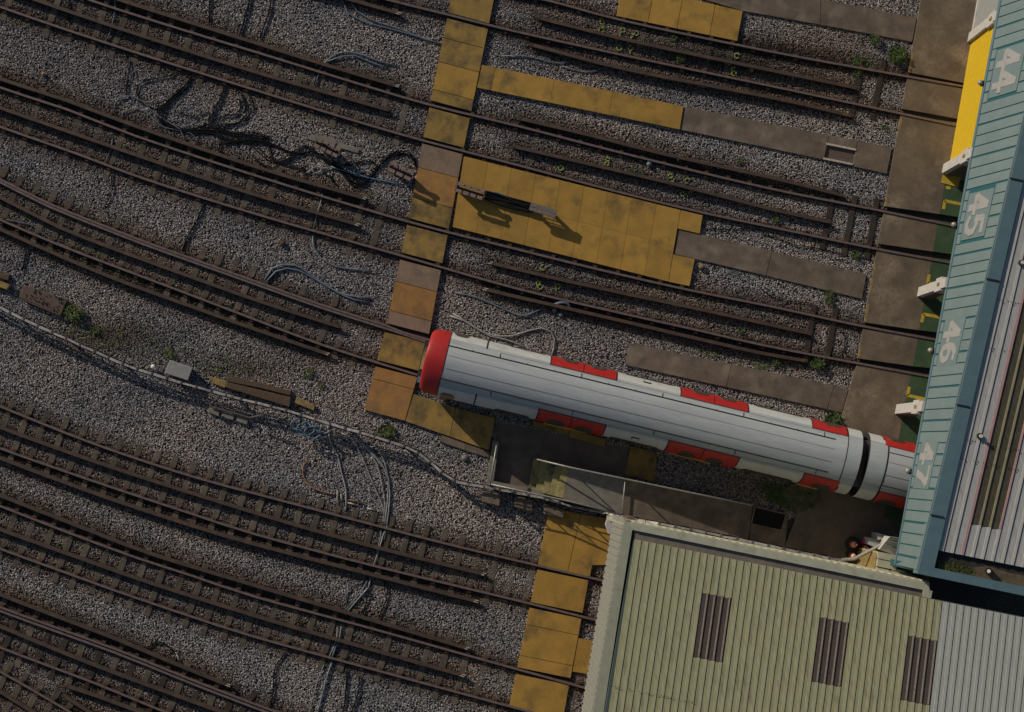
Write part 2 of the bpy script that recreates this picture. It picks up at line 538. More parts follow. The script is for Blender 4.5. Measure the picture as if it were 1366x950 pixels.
    iop.inputs['Pick Instance'].default_value = True
    rv = N.new('FunctionNodeRandomValue'); rv.data_type = 'FLOAT_VECTOR'
    rv.inputs[0].default_value = (-.5, -.5, 0); rv.inputs[1].default_value = (.5, .5, 6.28)
    L.new(rv.outputs[0], iop.inputs['Rotation'])
    rs = N.new('FunctionNodeRandomValue'); rs.data_type = 'FLOAT_VECTOR'
    rs.inputs[0].default_value = (.6, .5, .5); rs.inputs[1].default_value = (1.5, 1.2, 1.0)
    rs.inputs['Seed'].default_value = 9
    L.new(rs.outputs[0], iop.inputs['Scale'])
    L.new(iop.outputs[0], gout.inputs[0])
    md = o.modifiers.new('scatter', 'NODES')
    md.node_group = ng
    tag(o, kind='stuff')
COVERED = []

# ------------------------------------------------------------------ tracks
RAIL = [(-.082, -.19), (-.082, -.17), (-.016, -.14), (-.016, -.05), (-.044, -.038), (-.044, 0), (.044, 0), (.044, -.038), (.016, -.05), (.016, -.14), (.082, -.17), (.082, -.19)]
RAILM = [0, 0, 0, 0, 0, 1, 0, 0, 0, 0, 0, 0]
CRAIL = [(-.075, -.15), (-.075, -.12), (-.025, -.10), (-.025, -.065), (-.068, -.05), (-.068, 0), (.068, 0), (.068, -.05), (.025, -.065), (.025, -.10), (.075, -.12), (.075, -.15)]
ZR, ZC = .19, .28

def extend(px, a=0, b=0):
    px = list(px)
    if a:
        d = Vector(px[0]) - Vector(px[1]); d.normalize(); px = [tuple(Vector(px[0]) + d * a)] + px
    if b:
        d = Vector(px[-1]) - Vector(px[-2]); d.normalize(); px = px + [tuple(Vector(px[-1]) + d * b)]
    return px

def length(pl): return sum((pl[i + 1] - pl[i]).length for i in range(len(pl) - 1))
def at(pl, s):
    for i in range(len(pl) - 1):
        l = (pl[i + 1] - pl[i]).length
        if s <= l: return pl[i].lerp(pl[i + 1], s / l), (pl[i + 1] - pl[i]).normalized()
        s -= l
    return pl[-1], (pl[-1] - pl[-2]).normalized()
def nearest(pl, p):
    best = None
    for i in range(len(pl) - 1):
        a, b = pl[i], pl[i + 1]; d = b - a
        t = max(0, min(1, (p - a).dot(d) / d.length_squared)); q = a + d * t
        if best is None or (q - p).length < best[0]: best = ((q - p).length, q)
    return best[1], best[0]

SLEEPER_ME = {}
def sleeper_mesh(kind):
    if kind in SLEEPER_ME: return SLEEPER_ME[kind]
    L_, W, D = (2.62, .25, .16)
    bm = bmesh.new()
    bmesh.ops.create_cube(bm, size=1)
    for v in bm.verts: v.co = Vector((v.co.x * W, v.co.y * L_, (v.co.z - .5) * D))
    bmesh.ops.bevel(bm, geom=[e for e in bm.edges], offset=.012, segments=1, affect='EDGES')
    me = bpy.data.meshes.new('sleeper'); bm.to_mesh(me); bm.free()
    me.materials.append(MATS['sleeper' if kind == 'c' else 'dark_timber'])
    SLEEPER_ME[kind] = me
    return me

def covered(p, polys):
    for poly in polys:
        n = len(poly); c = False
        for i in range(n):
            a, b = poly[i], poly[(i + 1) % n]
            if (a.y > p.y) != (b.y > p.y) and p.x < (b.x - a.x) * (p.y - a.y) / (b.y - a.y) + a.x: c = not c
        if c: return True
    return False
NO_SLEEPER = [[P(x, y, 0) for x, y in poly] for poly in (
    [(597, -80), (662, -80), (540, 575), (480, 560)],
    [(1226, -80), (1400, -80), (1300, 700), (1100, 700)],
    [(725, 690), (812, 690), (745, 1000), (668, 1000)])]
VIEW = [P(x, y, 0) for x, y in ((-45, -45), (1411, -45), (1411, 995), (-45, 995))]

def track(label, up, lo, centre, outer, spacing=.80, exposed=lambda x: True, dark_last=None, guard=None, phase=.2):
    rootp = P(*up[len(up) // 2], 0)
    root = thing('railway_track', rootp, label, 'railway track', 'railway tracks of the depot yard')
    U, Lw = line(up, ZR), line(lo, ZR)
    for pl in (U, Lw): MB().sweep(pl, RAIL, RAILM).build('running_rail', ['rail_side', 'rail_head'], root, fix=False)
    if guard:
        MB().sweep(line(guard, ZR - .012), RAIL, RAILM).build('guard_rail', ['rail_side', 'rail_head'], root, fix=False)
    cond = []
    RAIL_LINES.append((U, 'r')); RAIL_LINES.append((Lw, 'r'))
    for name, segs in (('centre_rail', centre), ('outer_rail', outer)):
        for sg, e0, e1 in segs:
            pl = line(sg, ZC)
            n = len(pl)
            # the last stretch ramps down
            for k in range(n):
                for e, idx in ((e0, k), (e1, n - 1 - k)):
                    if e and idx < 2: pl[k] = pl[k] - Vector((0, 0, .055 * (2 - idx) / 2))
            ro = MB().sweep(pl, CRAIL, [1, 1, 1, 1, 0, 0, 0, 1, 1, 1, 1, 1]).build(name, ['conductor', 'conductor_side'], root, fix=False)
            cond.append(pl); RAIL_LINES.append((pl, 'o' if name == 'outer_rail' else 'c'))
            for e, pt, nx_ in ((e0, pl[0], pl[1]), (e1, pl[-1], pl[-2])):
                if e:
                    d = (pt - nx_).normalized()
                    w = MB()
                    sd = Vector((-d.y, d.x, 0))
                    w.beam(pt + sd * .035 - d * .03, pt + d * random.uniform(.08, .16) + sd * .04, .035, .04)
                    w.beam(pt - sd * .035 - d * .08, pt + d * random.uniform(.04, .12) - sd * .04, .035, .04)
                    w.build('ramp_end', 'white_end' if pt.x < 3 and e1 == e and random.random() < .75 else 'insulator', ro)
    # sleepers and fastenings
    fast = MB(); ins = MB()
    tot = length(U); s = phase; k = 0
    while s < tot:
        p, d = at(U, s)
        q, dist = nearest(Lw, p)
        c = (p + q) / 2
        step = spacing * random.uniform(.94, 1.06)
        if .9 < dist < 2.4 and not covered(c, NO_SLEEPER) and covered(c, [VIEW]):
            px = (c.x / (H) * F) + NX
            ex = exposed(px)
            kind = 'c'
            ztop = random.uniform(.03, .062) if spacing < .85 and label.find('train') < 0 else random.uniform(.005, .05)
            if dark_last and dark_last[0] < px < dark_last[1]: kind = 't'; ztop = random.uniform(.075, .09)
            elif ex == 'buried': ztop = random.uniform(-.04, .032)
            elif ex == 'dark': kind = 't'
            ang = math.atan2((q - p).y, (q - p).x) + math.pi / 2 + random.uniform(-.02, .02)
            o = bpy.data.objects.new('sleeper', sleeper_mesh(kind))
            COL.objects.link(o); o.parent = root
            sh = random.uniform(-.06, .06)
            o.location = (c.x - rootp.x + sh * math.sin(ang), c.y - rootp.y - sh * math.cos(ang), ztop)
            o.rotation_euler = (0, random.uniform(-.01, .01), ang)
            dn = Vector((math.cos(ang), math.sin(ang), 0)); sd = Vector((-dn.y, dn.x, 0))
            for r_ in (p, q):
                for sg in (-1, 1):
                    b = r_ + sd * sg * .105
                    fast.box((b.x, b.y, .075), .15, .09, .10, ang)
            if k % 3 == 0:
                for pl in cond:
                    n_, dd = nearest(pl, c + Vector((0, 0, ZC)))
                    if dd < 1.45 and (n_ - pl[0]).length > .5 and (n_ - pl[-1]).length > .5:
                        ins.box((n_.x, n_.y, .07), .16, .16, .12, ang)
        k += 1
        s += step
    if fast.v: tag(fast.build('rail_fastenings', 'rust', root, fix=False), kind='stuff')
    if ins.v: tag(ins.build('insulators', 'insulator', root, fix=False), kind='stuff')
    return root

# bay 44 track
track('railway track across the top of the yard leading to the yellow door of bay 44',
      [(480, -90), (600, -30 + 3), (728.7, 0), (834, 28), (1030, 69), (1205.6, 101), (1284, 115), (1320, 121)],
      [(440, -22), (519, 0), (600, 20), (680, 40), (834, 74), (1030, 115), (1200, 151), (1273.5, 166.5), (1310, 174)],
      [([(718, 23), (834, 52.5), (1016, 91), (1141.5, 116.6)], 1, 1)],
      [([(380, -24), (470.7, 0), (531, 17)], 0, 1), ([(708, 59), (834, 92), (1030, 130), (1136, 154)], 1, 1)],
      .93, lambda x: True if x < 600 else 'buried', (1140, 1215), phase=.5)
track('railway track in the upper yard leading under the number 45 on the teal wall',
      [(-60, -70), (48, -28), (120, 0), (235, 37), (340, 69), (460, 106), (573, 139.6), (690, 167.8), (834, 205), (1016, 249), (1150, 276), (1277, 302), (1310, 309)],
      [(-70, -18), (0, 9), (117, 49), (235, 87), (350, 123), (460, 157), (563, 187), (690, 220), (823.5, 255.6), (938.8, 283.8), (1030, 303), (1164.6, 331), (1268, 350.4), (1300, 356)],
      [([(-60, -42), (48.7, 0), (200, 51), (350, 98.6), (517, 146)], 0, 1), ([(685, 195), (782.5, 217.8), (910.6, 248), (1030, 279), (1106, 295.5)], 1, 1)],
      [([(70, -32), (161, 0), (350, 60), (440, 88), (529.6, 114)], 0, 1), ([(693, 157.6), (782.5, 179), (885, 205), (1030, 237), (1124, 260)], 1, 1)],
      .93, lambda x: True if x < 600 else 'buried', (1100, 1175), phase=.1)
track('railway track in the middle of the yard leading under the number 46',
      [(-70, 85), (0, 116.6), (89.7, 146), (179, 180.6), (350, 237), (542.5, 295), (690, 332.5), (782.5, 355.6), (910.6, 385), (1030, 409), (1144, 433.7), (1250.5, 453.6), (1285, 460)],
      [(-70, 142), (0, 169), (102.5, 205), (197, 240), (350, 288), (532, 340), (690, 385), (830, 418), (936, 441.6), (1016, 460), (1136, 483), (1239, 502), (1270, 507)],
      [([(-70, 117), (0, 143.5), (143.5, 193.5), (256, 232), (340, 259.5), (476, 299)], 0, 1), ([(655, 350.5), (736, 370), (808, 386), (936, 413), (1077.5, 444)], 1, 1)],
      [([(-70, 76), (0, 105), (89.7, 134), (179, 167.5), (350, 225), (486, 264)], 0, 1), ([(648.7, 386), (690, 396), (808, 423), (936, 453), (1016, 471), (1074, 481)], 1, 1)],
      .93, lambda x: True if x < 600 else 'buried', (1060, 1120), phase=.3)
track('railway track that the red and white train stands on, bay 47',
      [(-70, 206), (0, 239), (64, 271), (128, 297), (192, 322), (256, 345), (350, 378.6), (430, 407), (514, 434), (590, 459), (900, 535), (1230, 612), (1300, 628)],
      [(-70, 262), (0, 293), (77, 326), (154, 355.5), (256, 394), (350, 430), (429.7, 460), (504, 484), (563, 502), (640, 522), (900, 584), (1215, 660), (1290, 678)],
      [([(-70, 232), (0, 263), (77, 302), (154, 332.5), (256, 369.6), (350, 403), (450, 435)], 0, 1)],
      [([(-70, 273), (0, 305.6), (77, 340), (154, 372), (256, 409), (350, 442.6), (437, 472)], 0, 1)],
      .74, lambda x: True if x < 600 else 'buried', None, phase=.1,
      guard=[(-70, 210), (0, 243), (64, 275), (128, 301), (192, 326), (256, 349), (350, 382.6), (430, 411), (514, 438), (572, 457)])
track('railway track just below the raised cable run in the lower left yard',
      [(-70, 512), (0, 542), (128, 593), (256, 635.5), (350, 661), (494, 699), (590, 724), (690, 748), (813, 776.6)],
      [(-70, 570), (0, 598), (128, 643), (256, 685.5), (340, 712.5), (494, 753.6), (690, 801), (801.7, 829)],
      [([(-70, 541), (0, 570), (154, 625), (350, 687), (490, 727), (645, 766)], 0, 1)],
      [([(-70, 582), (0, 611), (128, 658.6), (246, 698), (340, 726), (494, 766), (634.6, 802)], 0, 1)],
      .78, lambda x: True, None, phase=.35)
track('railway track of the lower yard crossing the yellow walkway beside the olive shed',
      [(-70, 648), (0, 675), (89.7, 710), (179, 743), (256, 768), (340, 796), (494, 838), (647.5, 881), (720, 901), (785, 919)],
      [(-70, 702), (0, 732), (77, 760), (154, 788), (256, 822.7), (340, 849.6), (494, 892), (690, 945), (800, 973)],
      [([(-70, 678), (10, 710), (102.5, 743), (205, 779), (340, 821.5), (468, 858.6), (616.7, 901)], 0, 1)],
      [([(-70, 634), (0, 661), (125.5, 710), (205, 740), (340, 781), (468, 819), (623, 865)], 0, 1)],
      .80, lambda x: True, None, phase=.6)
track('railway track in the bottom left corner with a guard rail and a cut outer rail',
      [(-70, 780), (0, 810), (154, 866), (256, 907), (350, 943), (440, 975)],
      [(-70, 832), (0, 863.7), (128, 912), (213, 947), (300, 980)],
      [([(-70, 802), (0, 835.5), (128, 888), (256, 935.5), (340, 966)], 0, 0)],
      [([(-70, 764), (0, 793), (80, 824), (154, 852), (230, 884), (303.6, 914)], 0, 1)],
      .72, lambda x: 'dark' if int(x / 7) % 2 else True, None, phase=.2,
      guard=[(-70, 785.5), (0, 815), (154, 871), (256, 912), (350, 948), (440, 981)])
track('last railway track cutting the extreme bottom left corner of the yard',
      [(-70, 862), (0, 896), (95, 951), (150, 985)],
      [(-70, 922), (0, 957), (60, 990)],
      [([(-70, 890), (0, 922.7), (43.6, 950), (90, 978)], 0, 0)],
      [([(87, 915), (130, 929), (190, 951), (240, 972)], 1, 0), ([(84.5, 928), (120, 951), (160, 978)], 1, 0)],
      .72, lambda x: True, None, phase=.4)

COVERED = [[P(x, y, 0) for x, y in poly] for poly in (
    [(1250, -80), (1400, -80), (1300, 490), (1149, 490)],
    [(619, 208), (900, 280), (890, 374), (604, 302)],
    [(621, -60), (664, -60), (538, 550), (497, 540)],
    [(1104, 193), (1141, 200), (1137, 218), (1100, 210)],
    [(905, 307), (1155, 368), (1150, 397), (901, 337)],
    [(840, 459), (1130, 520), (1122, 549), (836, 486)],
    [(722, 764), (780, 778), (744, 1000), (679, 1000)],
    [(663, 562), (838, 598), (832, 636), (1003, 677), (1000, 705), (840, 694), (660, 648)])]
ballast()

# ------------------------------------------------------------------ walkways of loose panels
def panel(root, q, colour, z=.145, z0=.0, name='panel', gap=.35):
    return MB().prism(quad(inset(q, gap), z), z0).build(name, colour, root)

w = thing('walkway', P(560, 300, 0), kind='structure')
LX = [(-80, 617), (0, 601), (190, 563), (235, 555.5), (432, 516), (460, 508), (547, 486)]
RX = [(-80, 675), (0, 659), (197, 619), (230, 613), (449, 572), (465, 568), (562, 540)]
def ev(tb, y):
    for i in range(len(tb) - 1):
        if y <= tb[i + 1][0] or i == len(tb) - 2:
            (a, xa), (b, xb) = tb[i], tb[i + 1]
            return xa + (xb - xa) * (y - a) / (b - a)
for y0, y1, c in ((-75, -35, 'olive'), (-29, 17, 'olive'), (24, 50, 'olive'), (50, 82, 'olive'), (82, 119, 'ochre'), (119, 134, 'olive'),
                  (143, 183, 'olive'), (191, 223, 'pink_panel'), (223, 263, 'orange_panel'), (263, 291, 'olive'), (299.5, 337, 'olive'),
                  (346, 375, 'pink_panel'), (375, 414, 'orange_panel'), (414, 431.5, 'pink_panel'), (442.5, 480.5, 'olive'), (488.5, 505, 'orange_panel'), (505, 547, 'orange_panel')):
    panel(w, [(ev(LX, y0), y0), (ev(RX, y0 + 14.5), y0 + 14.5), (ev(RX, y1 + 14.5), y1 + 14.5), (ev(LX, y1), y1)], c)
panel(w, [(551.5, 525), (540.5, 562), (600, 582.5), (608, 544)], 'olive')
panel(w, [(608, 544), (600, 582.5), (652, 601), (661, 557.5)], 'olive')
MB().prism(quad([(643, 86.6), (911.5, 142), (906.5, 172.4), (636.5, 116.4)], .138), .0).build('joint_sheet', 'panel_joint', w)
# branch towards the brown slabs
for a, b in ((0, .07), (.07, .36), (.36, .65), (.65, 1)):
    t0, t1 = (642.5, 86), (912, 141.5); b0, b1 = (636, 117), (907, 173)
    panel(w, [tuple(lerp(Vector(t0), Vector(t1), a)), tuple(lerp(Vector(t0), Vector(t1), b)), tuple(lerp(Vector(b0), Vector(b1), b)), tuple(lerp(Vector(b0), Vector(b1), a))], 'olive' if a < .07 else 'ochre')
# top block
for a, b in ((0, .26), (.26, .5), (.5, .77), (.77, 1)):
    t0, t1 = (831, -22), (991, 14.5); b0, b1 = (822, 21.5), (983.6, 55)
    panel(w, [tuple(lerp(Vector(t0), Vector(t1), a)), tuple(lerp(Vector(t0), Vector(t1), b)), tuple(lerp(Vector(b0), Vector(b1), b)), tuple(lerp(Vector(b0), Vector(b1), a))], 'ochre')
# big yellow deck in the middle
dk = thing('walkway', P(770, 300, 0), kind='structure')
T0, T1, B0, B1 = Vector((618.5, 208)), Vector((908, 280)), Vector((603.5, 303)), Vector((891.5, 376))
for k in range(9):
    a, b = k / 9, (k + 1) / 9
    for r0, r1 in ((0, .5), (.5, 1)):
        c = lambda u, v: tuple(lerp(lerp(T0, T1, u), lerp(B0, B1, u), v))
        panel(dk, [c(a, r0), c(b, r0), c(b, r1), c(a, r1)], 'ochre')
MB().prism(quad([(619, 208.6), (907.5, 280.2), (891.5, 375.4), (604, 302.4)], .138), .0).build('joint_sheet', 'panel_joint', dk)
panel(dk, [(908, 280), (937.5, 287), (933.6, 312), (903.5, 305)], 'ochre')
panel(dk, [(898, 339), (927, 345.5), (920, 382), (891.5, 376)], 'ochre')
# lower walkway by the olive shed
lw = thing('walkway', P(740, 800, 0), kind='structure')
def lwq(yl0, yl1, rx=None):
    lx = lambda y: 733 - (y - 680) * .2045
    rxx = lambda y: 789 - (y - 754) * .184
    return [(lx(yl0), yl0), (rxx(yl0 + 14.5), yl0 + 14.5), (rxx(yl1 + 14.5), yl1 + 14.5), (lx(yl1), yl1)]
panel(lw, [(733, 676), (775, 686), (757, 764), (717.5, 753)], 'ochre')
panel(lw, [(775, 686), (817, 692), (811, 754), (789.5, 753.5), (787, 771), (757, 764)], 'ochre')
for y0, y1, c in ((759.5, 803.5, 'ochre'), (810.5, 833, 'ochre'), (833, 874, 'ochre'), (874, 890.5, 'ochre'), (899, 943, 'ochre'), (952, 990, 'ochre')):
    panel(lw, lwq(y0, y1), c)
panel(lw, [(771.5, 851), (791.5, 855.5), (784, 899.6), (763.5, 896)], 'ochre')
MB().prism(quad([(792, 856), (798, 857), (791, 901), (785, 900)], .16), 0).build('kerb', 'slab_concrete', lw)
MB().prism(quad([(815, 716), (822, 717), (817, 758), (811, 757)], .16), 0).build('kerb', 'slab_concrete', lw)
# concrete slab paths
cp = thing('concrete_path', P(1080, 300, 0), kind='structure')
def slabs(t0, t1, b0, b1, cuts, colour='slab_concrete', z=.10):
    t0, t1, b0, b1 = map(Vector, (t0, t1, b0, b1))
    cu = [0] + cuts + [1]
    for a, b in zip(cu, cu[1:]):
        panel(cp, [tuple(lerp(t0, t1, a)), tuple(lerp(t0, t1, b)), tuple(lerp(b0, b1, b)), tuple(lerp(b0, b1, a))], colour, z, name='slab')
slabs((932, -3), (1095, -2), (991.5, 14.5), (1094, 33), [], z=.10)
slabs((1095, -2), (1223, 24), (1094, 33), (1217, 56), [], z=.10)
slabs((912, 141.5), (1106, 180), (907, 173), (1099, 213), [], z=.10)
slabs((1106, 180), (1144, 187), (1103.5, 191), (1141.5, 198.6), [], z=.10)
slabs((1099, 211), (1137.7, 219), (1098.6, 213.5), (1137.2, 222), [], z=.10)
slabs((1144, 187), (1190, 197), (1137.2, 222), (1183, 232), [], z=.10)
slabs((905.5, 305.6), (1030, 334.5), (899, 339), (1022, 368), [], z=.10)
slabs((1030, 334.5), (1156, 366), (1022, 368), (1150, 399), [], z=.10)
slabs((839.5, 457), (1113, 514), (833.7, 487), (1103, 546), [.5], z=.10)
slabs((1113, 514), (1132, 519), (1103, 546), (1123, 551), [], z=.10)
panel(cp, [(589, 580), (622, 592), (620, 601), (586, 589)], 'slab_concrete', .10, name='slab')
panel(cp, [(622, 592), (654, 603), (652, 611), (620, 601)], 'slab_concrete', .10, name='slab')
# drain pit in the brown path
dr = thing('drain_pit', P(1120, 205, 0), 'rectangular drain opening with two white edge frames in the brown slab path', 'drain')
MB().prism(quad([(1104, 192.5), (1141, 200), (1137.5, 217.5), (1100, 210)], .02), -.01).build('pit_floor', 'brick_brown', dr)
MB().prism(quad([(1103, 190.5), (1142.5, 198.5), (1142, 201), (1102.6, 193)], .125), .0).build('frame_bar', 'white_end', dr)
MB().prism(quad([(1098.7, 210), (1138, 218), (1137.6, 220.4), (1098.2, 212.4)], .125), .0).build('frame_bar', 'white_end', dr)

# apron in front of the shed
ap = thing('apron', P(1190, 350, 0), kind='structure')
AL = lambda y: 1228.7 - y * .1765
def apq(y0l, y0r, y1l, y1r, rx0, rx1): return [(AL(y0l), y0l), (rx0, y0r), (rx1, y1r), (AL(y1l), y1l)]
bays = [(-70, 96.5), (104, 145), (153, 275), (284, 325), (333, 430), (439, 478), (487, 700)]
GX = lambda y: 1259 - (y - 250) * .1765       # where the green paint starts
for a, b in bays[:-1]:
    r0, r1 = a + 10.5, b + 10.5
    X2 = 1340
    if b < 150:
        MB().prism(quad([(AL(a), a), (X2, r0 + 14), (X2, r1 + 14), (AL(b), b)], .145), -.01).build('slab', 'concrete', ap)
        continue
    MB().prism(quad([(AL(a), a), (GX(r0 - 4), r0), (GX(r1 - 4), r1), (AL(b), b)], .145), -.01).build('slab', 'concrete', ap)
    if a == 153:
        MB().prism(quad([(GX(r0 - 4) + .2, r0), (X2, r0 + 14), (X2, 250), (GX(236) + .2, 238)], .145), -.01).build('slab', 'concrete', ap)
        r0 = 238.4
    MB().prism(quad([(GX(r0 - 4) + .2, r0), (X2, r0 + 14), (X2, r1 + 14), (GX(r1 - 4) + .2, r1)], .145), -.01).build('painted_floor', 'green_floor', ap)
MB().prism(quad([(AL(487), 487), (GX(494), 498), (1198, 588), (1118, 572)], .145), -.01).build('slab', 'concrete', ap)
MB().prism(quad([(GX(494) + .2, 498), (1330, 514), (1330, 610), (1198.2, 588)], .145), -.01).build('painted_floor', 'green_floor', ap)
MB().prism(quad([(1040, 654), (1062, 690), (1047, 729), (1200, 765), (1205, 700), (1181, 690), (1190, 630), (1110, 610), (1072, 640)], .10), -.01).build('slab', 'dark_concrete', ap)
MB().prism(quad([(1181.5, 690), (1205, 700), (1300, 720), (1300, 640), (1192, 630)], .10), -.01).build('painted_floor', 'green_floor', ap)
# worn yellow edge along the apron
for a, b in ((70, 96), (153.5, 172), (262, 275), (352, 365), (372, 390), (405, 429), (462, 476)):
    MB().prism(quad([(AL(a) - .2, a), (AL(a) + 2.8, a + .6), (AL(b) + 2.8, b + .6), (AL(b) - .2, b)], .150), .10).build('edge_line', 'faded_yellow', ap)
# yellow corner marks on the green floor
def mark(pts, z=.150):
    m = MB()
    for a, b in zip(pts, pts[1:]):
        m.beam(P(*a, z), P(*b, z), .13, .004)
    tag(m.build('floor_marking', 'yellow_line'), kind='structure')
for pts in ([(1258.5, 279), (1260.5, 268), (1290, 274)], [(1239.5, 366), (1237.5, 377.5), (1262, 383)], [(1229.5, 430), (1232, 419), (1262, 425)],
            [(1213, 516), (1210.8, 527.5), (1240, 534)], [(1262, 250), (1268, 251)]):
    mark(pts)

# ------------------------------------------------------------------ raised platform with steps by the train
pf = thing('boarding_ramp', P(830, 660, 0), 'concrete boarding ramp with yellow steps and white handrail below the train', 'ramp')
MB().prism(quad([(661, 559), (840, 595), (833, 638), (1010, 677), (1000, 712), (842, 694), (655, 650)], .02), -.01).build('floor_slab', 'dark_concrete', pf)
# ramp: high at the left, falling to the right
tz, bz = .75, .16
ra = [P(760, 622, tz), P(834, 638, .62), P(1004, 674.5, bz), P(998, 720, bz), P(829.5, 686, .62), P(752, 667, tz)]
for q in ([ra[0], ra[1], ra[4], ra[5]], [ra[1] + Vector((.03, 0, 0)), ra[2], ra[3], ra[4] + Vector((.03, 0, 0))]):
    MB().prism(q, 0).build('ramp_slab', 'pale_concrete' if q[0] is ra[0] else 'slab_concrete', pf)
st = [(712, 611), (760, 622), (752, 665), (705, 652)]
for k in range(5):
    a, b = k / 5, (k + 1) / 5
    A, B, C, D = map(Vector, st)
    z = .15 * (k + 1)
    MB().prism([P(*lerp(A, B, a), z), P(*lerp(A, B, b), z), P(*lerp(D, C, b), z), P(*lerp(D, C, a), z)], 0).build('step', 'step_yellow', pf)
MB().prism(quad([(657.5, 588), (666, 589.5), (657, 648), (649, 647)], .35), 0).build('kerb_wall', 'pale_concrete', pf)
MB().prism(quad([(657.5, 641.5), (758, 662), (757, 670), (656.5, 649.5)], .35), 0).build('kerb_wall', 'pale_concrete', pf)
def rail_line(pts, name, m, root, r=.028, posts=None, z0=0.0):
    b = MB().tube(catmull(pts, .8), r, 8).build(name, m, root, smooth=True)
    for p in posts or []:
        MB().tube([Vector((p.x, p.y, z0)), p], r, 6).build('post', m, root, smooth=True)
zz = 1.25
hr = [P(717, 613, 1.15), P(760, 623.5, 1.7), P(834, 639, 1.55), P(920, 657, 1.35), P(1004, 674, 1.15)]
MB().tube(hr, .035, 8).build('handrail', 'galv', pf, smooth=True)
for p in hr:
    MB().tube([Vector((p.x, p.y, 0)), p], .03, 6).build('post', 'galv', pf, smooth=True)
h2 = [P(663, 591, 1.1), P(653.5, 647, 1.1)]
MB().tube(h2, .035, 8).build('handrail', 'galv', pf, smooth=True)
for p in h2: MB().tube([Vector((p.x, p.y, .3)), p], .03, 6).build('post', 'galv', pf, smooth=True)
h3 = [P(655, 646, 1.1), P(700, 656, 1.1), P(756, 668, 1.5), P(829.5, 687, 1.5)]
MB().tube(h3, .03, 8).build('handrail', 'galv', pf, smooth=True)
for p in h3: MB().tube([Vector((p.x, p.y, .1)), p], .03, 6).build('post', 'galv', pf, smooth=True)
MB().beam(P(834, 639, .78), P(829.5, 686, .78), .05, .04).build('edge_trim', 'galv', pf)
MB().tube([P(834, 639, 1.5), P(829.8, 686, 1.5)], .022, 6).build('handrail', 'galv', pf, smooth=True)
MB().prism(quad([(1004.5, 675), (1051, 686), (1047, 731), (999, 720)], .10), 0).build('end_slab', 'slab_concrete', pf)
for A_, B_ in zip(h3, h3[1:]):
    for zz_ in (.45, .8):
        MB().tube([A_ - Vector((0, 0, 1.1 - zz_)), B_ - Vector((0, 0, 1.1 - zz_))], .02, 6).build('mid_rail', 'galv', pf, smooth=True)
    nb = max(2, int((B_ - A_).length / .62))
    for i in range(1, nb):
        q = A_.lerp(B_, i / nb)
        MB().beam(q - Vector((0, 0, .95)), q, .03, .03).build('baluster', 'galv', pf)
# yellow pad and bridge slab by the train
bp = thing('walkway', P(850, 610, 0), kind='structure')
panel(bp, [(711, 561), (760, 573), (758, 580), (710, 569)], 'olive', .12)
panel(bp, [(760, 573), (809, 585), (806, 596), (758, 583)], 'olive', .12)
panel(bp, [(841, 594.5), (877, 604), (872, 643), (834, 634)], 'olive', .12)
# dark pit at the end of the ramp
pt = thing('inspection_pit', P(1026, 692, 0), 'black inspection pit with thin pale steel rim near the olive shed', 'pit')
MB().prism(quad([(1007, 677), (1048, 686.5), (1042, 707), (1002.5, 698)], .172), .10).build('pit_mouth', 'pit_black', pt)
rim = [P(*a, .19) for a in ((1007, 676), (1049, 686), (1042.5, 708), (1002, 699))]
for i in range(4): MB().beam(rim[i], rim[(i + 1) % 4], .06, .06).build('rim_bar', 'slab_concrete', pt)

# concrete footings under the cable run
for q, lb in (([(643, 652), (668, 658), (667, 676), (642.5, 670)], 'leftmost dark concrete footing under the raised cable run below the steps'),
              ([(687, 661), (702, 664), (711, 670), (711, 684), (686, 677)], 'middle dark concrete footing under the raised cable run below the steps'),
              ([(726, 672), (754, 680), (752, 692), (725, 686)], 'concrete footing at the corner of the lower yellow walkway')):
    o = MB().prism(quad(q, .38), 0).build('concrete_footing', 'slab_concrete')
    bm = bmesh.new(); bm.from_mesh(o.data)
    bmesh.ops.bevel(bm, geom=bm.edges[:], offset=.04, segments=1, affect='EDGES')
    bm.to_mesh(o.data); bm.free()
    tag(o, lb, 'concrete footing', 'concrete footings below the steps')

# ------------------------------------------------------------------ hoses and cables
def hose(px, m, label, r=.03, z=.075, name='hose', cat='hose', group=None, wob=0.0):
    pts = []
    for i, (x, y) in enumerate(px):
        pts.append(P(x + random.uniform(-wob, wob), y + random.uniform(-wob, wob), z + random.uniform(-.01, .012)))
    o = MB().tube(catmull(pts, .35), r, 6).build(name, m, smooth=True)
    tag(o, label, cat, group)
    return o
HB = 'blue grey hoses lying on the ballast'
hose([(455, -20), (456.6, 0), (463, 15), (483, 28), (519, 38), (558, 49), (588.5, 59)], 'hose_blue', 'longer blue grey hose dropping from the top edge to the yellow walkway', group=HB)
hose([(463, -20), (467, 0), (476, 15), (494, 26), (530, 38), (562, 50)], 'hose_blue', 'shorter blue grey hose beside the longer one at the top edge', group=HB)
hose([(421, 113), (427, 92), (435, 82), (447.6, 72), (463, 69), (486, 74), (504, 81), (530, 88)], 'hose_blue', 'upper of two blue hoses arching over the end of the bay 45 outer rail', group=HB)
hose([(437, 82), (455, 75.6), (473, 74), (494, 83), (519, 91)], 'hose_blue', 'lower of two blue hoses arching over the end of the bay 45 outer rail', group=HB)
hose([(417, 315), (418, 330), (427, 343), (447.6, 355.6), (473, 359), (496, 362)], 'hose_blue', 'single blue grey hose curving down from the middle track rail', group=HB)
hose([(353, 373.5), (363, 358), (378, 353), (394, 354), (414, 366), (440, 384), (463, 394), (495, 398)], 'hose_blue', 'upper blue hose of the S shaped pair above the train track', r=.035, group=HB)
